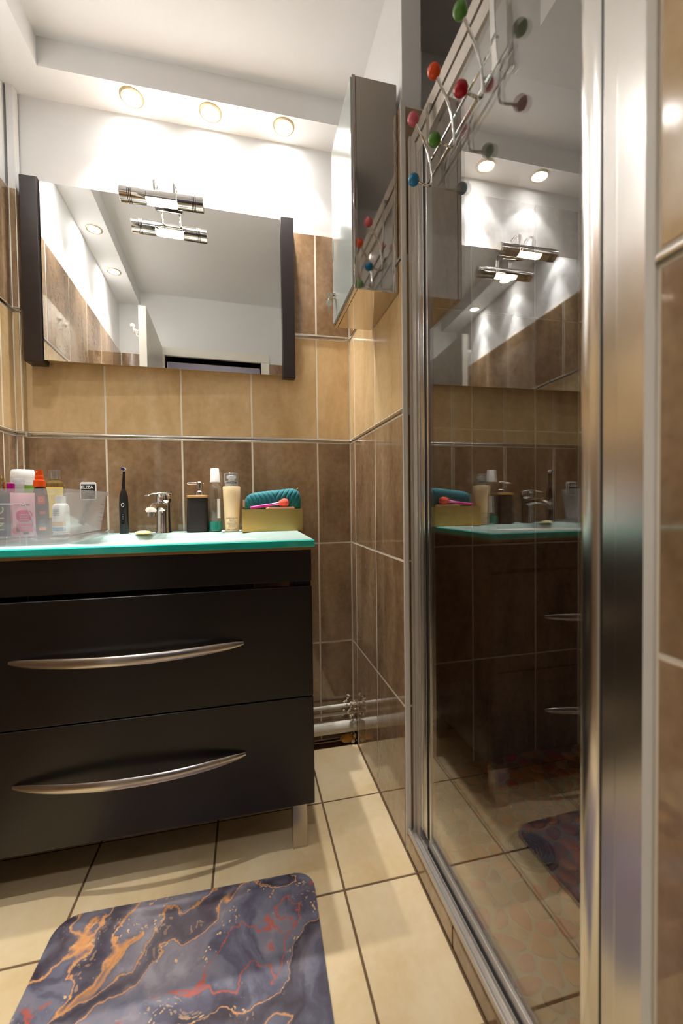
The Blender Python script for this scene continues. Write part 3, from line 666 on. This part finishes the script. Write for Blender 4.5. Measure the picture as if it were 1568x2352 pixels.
# ------------------------------------------------------------------ pipes and the broken corner
def pipe(name, z, r, label, grp, y=-.032):
    return tag(B().tube([(-.70, y, z), (.4075, y, z)], r, 16).build(name, M['pipe_paint']), label, 'pipe', grp)
pipe('water_pipe', .1455, .0075, 'thin white water pipe behind the vanity, upper of two', 'pipes along the skirting')
pipe('water_pipe', .1160, .0065, 'thin white water pipe behind the vanity, lower of two', 'pipes along the skirting')
wp = thing('waste_pipe', 'thick white waste pipe just above the floor behind the vanity', 'pipe', (.0, -.034, .066), 'pipes along the skirting')
B().tube([(-.70, -.034, .066), (.4075, -.034, .066)], .0245, 22).build('pipe', M['pipe_paint'], wp)
B().lathe([(.0245, -.002), (.0262, -.001), (.0262, .030), (.0245, .031)], (.20, -.034, .066), 22, 'x').build('joint', M['pipe_paint'], wp)
b_ = B()
for k in range(80):
    c_ = (random.uniform(.362, .404), random.uniform(-.058, -.006), random.choice((random.uniform(.004, .05), random.uniform(.088, .175))))
    r = random.uniform(.0025, .0075)
    if any(math.hypot(c_[1]-py_, c_[2]-pz_) < pr_+r*1.5 for py_, pz_, pr_ in ((-.034, .066, .0262), (-.032, .1455, .0075), (-.032, .116, .0065))): continue
    b0 = len(b_.bm.verts); b_.sphere(c_, r, 8, (random.uniform(.7, 1.4), random.uniform(.6, 1.2), random.uniform(.6, 1.3)))
    b_.bm.verts.ensure_lookup_table()
    for v in b_.bm.verts[b0:]: v.co += Vector((random.uniform(-1, 1), random.uniform(-1, 1), random.uniform(-1, 1)))*r*.3
cr_ = tag(b_.build('plaster_crumbs', M['crumbs'], weld=False, smooth=0), 'broken plaster crumbs round the pipes in the corner', 'plaster crumbs', kind='stuff')
b_ = B(); b_.sphere((.374, -.040, .018), .022, 18, (1.5, .8, .7))
for v in b_.bm.verts: v.co += Vector(mnoise.noise_vector(v.co*90))*.006
tag(b_.build('foam_lump', M['foam']), 'lump of orange-brown foam under the waste pipe in the corner', 'foam')

# ------------------------------------------------------------------ bath mat
def rrect(x0, y0, x1, y1, r, n=8):
    out = []
    for cx_, cy_, a0 in ((x1-r, y1-r, 0), (x0+r, y1-r, PI/2), (x0+r, y0+r, PI), (x1-r, y0+r, 3*PI/2)):
        out += [(cx_+r*math.cos(a0+PI/2*i/n), cy_+r*math.sin(a0+PI/2*i/n)) for i in range(n+1)]
    return out
o = B(); pl_ = rrect(-.29, -.20, .29, .20, .045)
o.prism(pl_, 0.0, .0055, .0014)
bmat = o.build('bath_mat', M['mat_print']); bmat.location = (-.148, -.758, .0004); bmat.rotation_euler = (0, 0, -.030)
tag(bmat, 'dark grey marbled bath mat with copper veins on the beige floor', 'bath mat')

# ------------------------------------------------------------------ things on the basin top
# electric toothbrush
tx, ty = -.409, -.055
tbz = thing('electric_toothbrush', 'black electric toothbrush standing upright between box and tap', 'toothbrush', (tx, ty, TZ))
B().lathe([(.0005, 0), (.0130, 0), (.0142, .002), (.0142, .105), (.0128, .128), (.0085, .145), (.006, .152), (.0005, .153)], (tx, ty, TZ), 26).build('handle', M['black'], tbz)
B().tube([(tx, ty, TZ+.150), (tx+.001, ty, TZ+.175), (tx+.003, ty-.001, TZ+.205), (tx+.004, ty-.002, TZ+.220)], [.0062, .0050, .0040, .0042], 14, 4).build('neck', M['black'], tbz)
B().lathe([(.0005, .007), (.0066, .007), (.0066, .002), (.0066, -.002), (.0005, -.002)], (tx+.004, ty-.010, TZ+.219), 20, 'y').build('head_rim', M['white_plastic'], tbz)
B().lathe([(.0005, .0), (.0055, .0), (.0050, -.007), (.0005, -.007)], (tx+.004, ty-.0125, TZ+.219), 18, 'y').build('bristles', M['blue_dot'], tbz)
b_ = B(); n = 24
b_.tube([(tx+.0042*math.cos(2*PI*i/n), ty-.0146, TZ+.098+.0062*math.sin(2*PI*i/n)) for i in range(n+1)], .0008, 6).build('button_ring', M['white_label'], tbz)
b_ = B(); q = rrect(-.0050, -.0200, .0050, .0200, .0048, 5)
b_.rings([[(tx+u, ty-.0146+k, TZ+.052+v) for u, v in q] for k in (0, .003)]).build('display', mat('display', S(10, 10, 12), .1), tbz)
for kz in (.066, .060, .054, .048): B().box((tx-.0016, ty-.0152, TZ+kz-.0014), (tx+.0016, ty-.0147, TZ+kz+.0014)).build('display_mark', M['grey_print'], tbz)
# soap
so = tag(B().sphere((-.333, -.125, TZ+.0062), .026, 24, (1.0, .66, .24)).build('soap_bar', M['soap']), 'thin worn bar of yellow soap beside the tap', 'soap')
# soap dispenser
dx, dy = -.168, -.062
sd = thing('soap_dispenser', 'black soap dispenser with wooden collar and steel pump', 'soap dispenser', (dx, dy, TZ))
def sq(a, n=8, e=4.0): return [(a*(abs(math.cos(t))**(2/e))*(1 if math.cos(t) >= 0 else -1), a*(abs(math.sin(t))**(2/e))*(1 if math.sin(t) >= 0 else -1)) for t in [2*PI*i/(n*4) for i in range(n*4)]]
B().rings([[(dx+u, dy+v, TZ+h) for u, v in sq(a)] for a, h in ((.034, 0), (.0375, .003), (.0375, .012), (.0335, .118), (.033, .120))]).build('bottle', M['black_bottle'], sd)
B().rings([[(dx+u, dy+v, TZ+h) for u, v in sq(a)] for a, h in ((.033, .1202), (.0350, .121), (.0350, .128), (.034, .129))]).build('collar', M['bamboo'], sd)
B().lathe([(.0005, .129), (.0145, .129), (.0145, .141), (.0120, .1435), (.0055, .1440), (.0055, .152), (.0115, .153), (.0115, .174), (.0095, .1765), (.0005, .177)], (dx+.006, dy, TZ), 24).build('pump', M['satin'], sd)
B().tube([(dx-.002, dy-.004, TZ+.170), (dx-.020, dy-.010, TZ+.170), (dx-.032, dy-.013, TZ+.168)], [.0050, .0042, .0034], 12, 4).build('nozzle', M['satin'], sd)
# mouthwash bottle
ox, oy = -.107, -.078
mw = thing('mouthwash_bottle', 'clear bottle of green mouthwash with tall white cap', 'bottle', (ox, oy, TZ))
B().lathe([(.0005, 0), (.0205, 0), (.0228, .003), (.0228, .032), (.0205, .037), (.0215, .042), (.0222, .135), (.0220, .150), (.0180, .163), (.0140, .169), (.0140, .173), (.0005, .173)], (ox, oy, TZ), 30).build('bottle', M['clear_plastic'], mw)
B().lathe([(.0005, .002), (.0195, .002), (.0218, .004), (.0218, .031), (.0196, .0355), (.0005, .0355)], (ox, oy, TZ), 28).build('liquid', M['teal_liquid'], mw)
B().lathe([(.0005, .1735), (.0175, .1735), (.0175, .178), (.0168, .180), (.0142, .221), (.013, .223), (.0005, .2235)], (ox, oy, TZ), 26).build('cap', M['white_plastic'], mw)
b_ = B(); aa = [(.35+.5*i/6) for i in range(7)]
b_.rings([[(ox+r*math.sin(a), oy-r*math.cos(a), TZ+z) for z in (.048, .115)] + [(ox+(r-.0004)*math.sin(a), oy-(r-.0004)*math.cos(a), TZ+z) for z in (.115, .048)] for a in aa for r in (.0226,)]).build('label', M['white_label'], mw)
# body lotion
bx, by = -.0505, -.094
bl = thing('body_lotion', 'cream coloured lotion bottle with clear cap next to the gold box', 'bottle', (bx, by, TZ))
B().lathe([(.0005, 0), (.0225, 0), (.0245, .003), (.0290, .120), (.0300, .156), (.0285, .1585), (.0005, .159)], (bx, by, TZ), 34).build('bottle', M['cream_bottle'], bl)
B().lathe([(.0005, .1592), (.0225, .1592), (.0225, .1780), (.0005, .1785)], (bx, by, TZ), 30).build('collar', M['white_label'], bl)
B().lathe([(.0005, .1786), (.0110, .1786), (.0110, .186), (.0165, .187), (.0165, .195), (.0005, .198)], (bx, by, TZ), 24).build('pump', M['white_plastic'], bl)
B().lathe([(.0252, .1592), (.0246, .203), (.022, .2060), (.0005, .2062), (.0005, .2050), (.0215, .2048), (.0236, .2025), (.0240, .1592)], (bx, by, TZ), 32).build('cap', M['clear_plastic'], bl)
text('lettering', 'LANCÔME', .0098, (bx, by-.0231, TZ+.1705), M['black_print'], bl, wrap=.0230, bold=.0001)
for bodyt, sz, zz, rw in (('NUTRIX ROYAL', .0062, .047, .0266), ('BODY', .0062, .0400, .0263), ('LAIT RÉPARATEUR', .0034, .0340, .0261), ('NOURRISSANT INTENSE', .0034, .0295, .0260), ('INTENSE RESTORING', .0034, .0250, .0258), ('BODY LOTION', .0034, .0210, .0257), ('PEAUX SÈCHES', .0040, .0165, .0255), ('400 ML 13.5 FL.OZ', .0042, .0085, .0252)):
    text('lettering', bodyt, sz, (bx, by-rw-.0004, TZ+zz), M['grey_print'], bl, wrap=rw)
# gold box
gb = thing('gold_box', 'matt gold carton overhanging the right end of the washbasin', 'box', (.088, -.105, TZ))
GX0, GX1, GY0, GY1, GZ = -.0155, .192, -.150, -.058, TZ+.077
B().box((GX0, GY0, TZ+.0003), (GX1, GY0+.002, GZ)).box((GX0, GY1-.002, TZ+.0003), (GX1, GY1, GZ)).box((GX0, GY0+.002, TZ+.0003), (GX0+.002, GY1-.002, GZ)).box((GX1-.002, GY0+.002, TZ+.0003), (GX1, GY1-.002, GZ)).box((GX0+.002, GY0+.002, TZ+.0003), (GX1-.002, GY1-.002, TZ+.003)).build('carton', M['gold_box'], gb, weld=False)
B().box((GX0+.002, GY0+.002, GZ-.006), (GX1-.002, GY1-.002, GZ-.003)).build('inner_tray', M['gold_box'], gb)
# velvet pouch: rounded bolster with chevron quilting
pz = GZ-.003
pv = thing('velvet_pouch', 'teal velvet quilted make-up pouch lying in the gold box', 'pouch', (.095, -.085, pz))
PX0, PX1 = -.006, .194
b_ = B(); nu, nv = 200, 48; rs = []
for i in range(nu+1):
    s_ = i/nu; x = PX0+(PX1-PX0)*s_
    e_ = (1-abs(2*s_-1)**7)**.5 if 0 < s_ < 1 else .0
    e_ = max(e_, .06)
    H = (.058+.022*s_)*(.35+.65*e_); D = .021*e_+.002; ring = []
    for k in range(nv):
        a = 2*PI*k/nv; cy_ = math.cos(a); sz_ = math.sin(a)
        yy = D*(abs(cy_)**.8)*(1 if cy_ >= 0 else -1); zz = H/2*(1+(abs(sz_)**.7)*(1 if sz_ >= 0 else -1))
        u = (x-.1)/.0165; v = zz/.0165
        ph = (abs(u)*1.0 - v*.62) % 1.0; groove = math.exp(-((ph-.5)/.10)**2)
        yy *= 1-.17*groove*abs(cy_); ring.append((x+.004*(zz/.07)*(s_-.5), -.0855-yy, pz+.0012+zz-.0012*groove*max(0, sz_)))
    rs.append(ring)
b_.rings(rs).build('pouch_body', M['velvet'], pv, smooth=80)
B().tube([(.010, -.0855, pz+.0535), (.054, -.0855, pz+.0640), (.124, -.0855, pz+.0715), (.178, -.0855, pz+.0700)], .0016, 8, 5).build('zip', M['gold_cap'], pv)
B().tube([(.178, -.0855, pz+.0700), (.1825, -.0865, pz+.0760), (.1860, -.0870, pz+.0780)], [.0016, .0024, .0032], 10).build('zip_pull', M['gold_cap'], pv)
B().box((PX0-.007, -.090, pz+.012), (PX0+.001, -.083, pz+.036), .001).build('side_tag', M['nude'], pv)
# make-up brush
mbr = thing('makeup_brush', 'hot pink make-up brush with coral bristles resting against teal pouch', 'brush', (.075, -.132, GZ))
p0, p1 = Vector((.016, -.138, GZ+.0058)), Vector((.112, -.126, GZ+.0195))
B().tube([p0-(p1-p0)*.02, p0, p0.lerp(p1, .35), p0.lerp(p1, .68)], [.0022, .0048, .0052, .0046], 14, 3).build('handle', M['hot_pink'], mbr)
B().tube([p0.lerp(p1, .68), p0.lerp(p1, .76), p0.lerp(p1, 1.0)], [.0048, .0050, .0062], 14).build('ferrule', mat('ferrule', S(222, 130, 190), .25, .6), mbr)
dv = (p1-p0).normalized()
B().tube([p1-dv*.002, p1+dv*.008, p1+dv*.020, p1+dv*.030, p1+dv*.034], [.0062, .0118, .0158, .0120, .004], 18, 4).build('bristles', M['coral'], mbr)
cs = thing('blush_compact', 'flat nude-pink compact lying under the make-up brush', 'compact', (.12, -.142, GZ-.003))
B().prism(rrect(.066, -.1455, .166, -.1205, .010), GZ-.003, GZ+.0050, .0012).build('case', M['nude'], cs)
B().prism(rrect(.070, -.1445, .164, -.1225, .009), GZ+.0052, GZ+.0075, .0008).build('lid', mat('compact_lid', S(236, 190, 176), .15), cs)
tag(B().sphere((-.0215, -.128, TZ+.0038), .0040, 12, (1.2, 1, .8)).build('cotton_bit', M['white_plastic']), 'small white cotton bit between lotion bottle and gold box', 'cotton')
tag(B().sphere((-.0800, -.118, TZ+.0038), .0040, 12, (1.2, 1, .8)).build('cotton_bit', M['white_plastic']), 'small white cotton bit between mouthwash and lotion bottle', 'cotton')

# ------------------------------------------------------------------ storage box and what it holds
def rr3(x0, y0, x1, y1, r, z, n=6): return [(x, y, z) for x, y in rrect(x0, y0, x1, y1, r, n)]
ld = tag(B().rings([rr3(-.7255, -.435, -.443, -.0385, .03, TZ+.0008), rr3(-.7265, -.437, -.438, -.0365, .032, TZ+.004), rr3(-.7265, -.437, -.438, -.0365, .032, TZ+.0135), rr3(-.722, -.431, -.444, -.0425, .03, TZ+.0150)]).build('box_lid', M['plastic_box'], smooth=30), 'clear plastic lid lying under the storage box', 'lid')
BZ = TZ+.0158
sb = thing('storage_box', 'clear plastic storage box full of toiletries on the left of the basin', 'storage box', (-.60, -.235, BZ))
wall = [rr3(-.712, -.392, -.476, -.060, .022, BZ), rr3(-.714, -.394, -.474, -.058, .024, BZ+.004), rr3(-.724, -.402, -.458, -.048, .030, BZ+.112), rr3(-.7265, -.4055, -.4520, -.0445, .032, BZ+.113), rr3(-.7265, -.4055, -.4520, -.0445, .032, BZ+.126), rr3(-.7225, -.4005, -.4590, -.0495, .028, BZ+.126), rr3(-.7215, -.3995, -.4600, -.0505, .028, BZ+.112), rr3(-.712, -.392, -.476, -.060, .022, BZ+.0055)]
B().rings(wall).build('tub', M['plastic_box'], sb, smooth=30)
rb = B(); rb.tube([(-.70, -.4005, BZ+.088), (-.545, -.4005, BZ+.088), (-.532, -.3965, BZ+.05), (-.524, -.3945, BZ+.004)], .0016, 8)
rb.build('moulded_rib', clear_mat('rib', (.95, .95, .95, 1), 1.2, .1, .55, S(232, 234, 238)), sb)
for k in range(6): B().box((-.4670+.0012*k, -.110, BZ+.028+.014*k), (-.4663+.0012*k, -.085, BZ+.0292+.014*k)).build('scale_mark', M['grey_print'], sb)
CZ = BZ+.0062
# black carton
nb = thing('black_carton', 'black carton with pale lettering inside the storage box, front left', 'carton', (-.635, -.374, CZ))
B().box((-.696, -.384, CZ), (-.594, -.364, CZ+.112), .001).build('carton', M['navy_box'], nb)
text('lettering', 'NYC', .032, (-.6095, -.3846, CZ+.045), M['gold_print'], nb, rot=(PI/2, -PI/2, 0), sx=.95)
# pink sachet
ps = thing('pink_sachet', 'pink face-mask sachet standing at the front of the storage box', 'sachet', (-.555, -.374, CZ))
b_ = B(); nx2, nz2 = 10, 12; rs = []
for j in range(nz2+1):
    z = CZ+.110*j/nz2; q = math.sin(PI*j/nz2)**.5; rs.append([( -.5845+.050*i/nx2, -.374-.0045*q*math.sin(PI*i/nx2), z) for i in range(nx2+1)] + [(-.5845+.050*i/nx2, -.3735+.0045*q*math.sin(PI*i/nx2), z) for i in range(nx2, -1, -1)])
b_.rings(rs).build('sachet', M['pink_pouch'], ps)
def plate(name, x0, x1, z0, z1, y, mt, par, r=.002): return B().rings([[(x0+u, y+k, z0+v) for u, v in rrect(0, 0, x1-x0, z1-z0, min(r, (x1-x0)/2.01, (z1-z0)/2.01), 4)] for k in (0, .0004)]).build(name, M[mt], par)
plate('label_band', -.5805, -.5655, CZ+.078, CZ+.083, -.3795, 'pouch_label', ps)
plate('label', -.5750, -.5385, CZ+.036, CZ+.066, -.3798, 'pouch_label', ps, .012)
plate('label', -.5760, -.5385, CZ+.010, CZ+.030, -.3792, 'pouch_label', ps, .003)
B().lathe([(.0005, -.0004), (.0085, -.0004), (.0085, .0004), (.0005, .0004)], (-.5770, -.3788, CZ+.014), 18, 'y').build('flower_print', M['poppy'], ps)
plate('leaf_print', -.562, -.548, CZ+.004, CZ+.010, -.3778, 'dark_leaf', ps, .003)
text('lettering', 'Cien', .0110, (-.5535, -.3802, CZ+.0800), M['black_print'], ps, bold=.0002)
for tz, tt, sz in ((.054, 'VERNIS À L', .0042), (.048, 'VERNIS À O', .0042), (.041, 'Sans Acétone', .0040), (.024, 'Démaquillant', .0030), (.018, 'Remover', .0030)):
    text('lettering', tt, sz, (-.5565, -.3803, CZ+tz), M['white_label'], ps)
# orange-capped spray
sx_, sy_ = -.534, -.345
sp_ = thing('sun_spray', 'dark brown spray bottle with bright orange cap inside the storage box', 'bottle', (sx_, sy_, CZ))
B().lathe([(.0005, 0), (.0165, 0), (.0185, .003), (.0182, .085), (.0150, .115), (.0125, .126), (.0005, .127)], (sx_, sy_, CZ), 28).build('bottle', M['brown_bottle'], sp_)
B().lathe([(.0005, .1272), (.0140, .1272), (.0132, .144), (.0098, .1455), (.0102, .150), (.0096, .1555), (.0088, .1560), (.0084, .171), (.0005, .1715)], (sx_-.0015, sy_, CZ), 26).build('cap', M['orange_plastic'], sp_)
B().sphere((sx_-.004, sy_-.0085, CZ+.166), .0014, 8).build('spray_hole', M['white_label'], sp_)
def band(name, z0, z1, a0, a1, r, mt, par, cx_, cy_):
    n = 8; return B().rings([[(cx_+q*math.sin(a), cy_-q*math.cos(a), z) for q, z in ((r, z0), (r, z1), (r-.0006, z1), (r-.0006, z0))] for a in [a0+(a1-a0)*i/n for i in range(n+1)]]).build(name, M[mt], par)
band('label', CZ+.081, CZ+.103, .05, .95, .0186, 'red_label', sp_, sx_, sy_); band('label', CZ+.055, CZ+.062, .25, .95, .0187, 'red_label', sp_, sx_, sy_)
band('label', CZ+.012, CZ+.020, .15, .95, .0190, 'orange_label', sp_, sx_, sy_); band('label', CZ+.020, CZ+.040, .15, .95, .0189, 'grey_print', sp_, sx_, sy_)
text('lettering', 'D', .016, (sx_+.0085, sy_-.0182, CZ+.092), M['orange_label'], sp_)
# white jar bottle behind
jx, jy = -.628, -.225
wj = thing('white_bottle', 'large white bottle with green label at the back of the storage box', 'bottle', (jx, jy, CZ))
B().lathe([(.0005, 0), (.028, 0), (.030, .003), (.030, .136), (.0005, .137)], (jx, jy, CZ), 32).build('bottle', M['white_label'], wj)
B().lathe([(.0005, .1372), (.0300, .1372), (.0295, .160), (.0285, .176), (.025, .181), (.0005, .182)], (jx, jy, CZ), 32).build('cap', M['white_plastic'], wj)
band('label', CZ+.105, CZ+.135, -1.5, 1.5, .0306, 'green_label', wj, jx, jy)
# clear bottle with yellow contents
kx, ky_ = -.578, -.150
kb_ = thing('clear_bottle', 'clear bottle with transparent flip cap and yellow label in the storage box', 'bottle', (kx, ky_, CZ))
B().lathe([(.0005, 0), (.026, 0), (.028, .003), (.028, .132), (.026, .146), (.0155, .155), (.0150, .158), (.0005, .158)], (kx, ky_, CZ), 30).build('bottle', M['amber'], kb_)
B().lathe([(.0150, .1582), (.0158, .160), (.0158, .184), (.0145, .1855), (.0005, .1860), (.0005, .1845), (.0135, .1840), (.0142, .1582)], (kx, ky_, CZ), 28).build('cap', M['clear_plastic'], kb_)
band('label', CZ+.04, CZ+.133, -1.2, 1.2, .0286, 'yellow_label', kb_, kx, ky_)
# white bottle with blue label
lx_, ly_ = -.519, -.262
wb_ = thing('cleanser_bottle', 'small white bottle with blue lower label near the box corner', 'bottle', (lx_, ly_, CZ))
B().lathe([(.0005, 0), (.0195, 0), (.021, .003), (.021, .072), (.0175, .080), (.0120, .083), (.0005, .083)], (lx_, ly_, CZ), 26).build('bottle', M['white_label'], wb_)
B().lathe([(.0005, .0832), (.0130, .0832), (.0125, .103), (.0005, .1045)], (lx_, ly_, CZ), 24).build('cap', M['white_plastic'], wb_)
band('label', CZ+.004, CZ+.015, -.9, .9, .0215, 'blue_label', wb_, lx_, ly_); band('label', CZ+.018, CZ+.030, -.9, .9, .0215, 'bamboo', wb_, lx_, ly_)
for zz in (.048, .053, .058, .063): band('print_line', CZ+zz, CZ+zz+.0016, -.7, .2, .0214, 'grey_print2', wb_, lx_, ly_)
# smaller tops along the left
mg = thing('nail_polish', 'nail polish with magenta cap showing over the box rim', 'nail polish', (-.606, -.336, CZ))
B().lathe([(.0005, 0), (.0135, 0), (.0135, .085), (.009, .112), (.0005, .113)], (-.606, -.336, CZ), 22).build('bottle', M['pink_pouch'], mg)
B().lathe([(.0005, .1132), (.0090, .1132), (.0088, .136), (.0005, .1385)], (-.606, -.336, CZ), 22).build('cap', M['magenta'], mg)
cc = thing('roll_on', 'small bottle with clear dome cap between magenta cap and white bottle', 'bottle', (-.604, -.296, CZ))
B().lathe([(.0005, 0), (.012, 0), (.012, .112), (.0005, .113)], (-.6065, -.296, CZ), 22).build('bottle', M['white_label'], cc)
B().lathe([(.0125, .1132), (.0128, .146), (.010, .1515), (.0005, .1522), (.0005, .1508), (.009, .1500), (.0115, .1455), (.0115, .1132)], (-.6065, -.296, CZ), 24).build('cap', clear_mat('cap_haze', (.95, .95, .95, 1), 1.4, .08, .3, S(228, 230, 232)), cc)
pf = thing('perfume_bottle', 'perfume bottle with pale gold cap at the left edge of the storage box', 'perfume', (-.643, -.305, CZ))
B().box((-.662, -.316, CZ), (-.628, -.294, CZ+.118), .003).build('bottle', M['amber'], pf)
B().lathe([(.0005, .1182), (.0115, .1182), (.0115, .1300), (.0080, .1320), (.0080, .1340), (.0105, .1350), (.0105, .1410), (.0062, .1425), (.0062, .152), (.0005, .1525)], (-.640, -.305, CZ), 22).build('cap', M['gold_cap'], pf)
B().lathe([(.0005, .1182), (.0085, .1182), (.0085, .160), (.0005, .161)], (-.6615, -.282, CZ), 20).build('atomiser', M['gold_cap'], pf)
# black-labelled card hooked over the far rim of the box
ex, ey, ezb = -.5150, -.0575, BZ+.1005
ez = thing('hair_clip_card', 'white card with black label hooked over the far rim of the storage box', 'card', (ex, ey, ezb))
q = rrect(-.0235, 0, .0235, .060, .008, 6)
B().rings([[(ex+u, ey+k, ezb+v) for u, v in q] for k in (-.006, .0005)]).box((ex-.012, ey+.0005, BZ+.1268), (ex+.012, -.0420, BZ+.1290)).box((ex-.012, -.0440, BZ+.112), (ex+.012, -.0420, BZ+.1268)).build('card', M['white_plastic'], ez, smooth=30, weld=False)
plate('label', ex-.0205, ex+.0215, ezb+.003, ezb+.052, ey-.0068, 'black_print', ez, .001)
text('lettering', 'ELIZA', .0145, (ex-.002, ey-.0073, ezb+.0415), M['white_label'], ez, bold=.0004)
text('lettering', 'JONES', .0145, (ex-.002, ey-.0073, ezb+.0275), M['grey_print2'], ez)
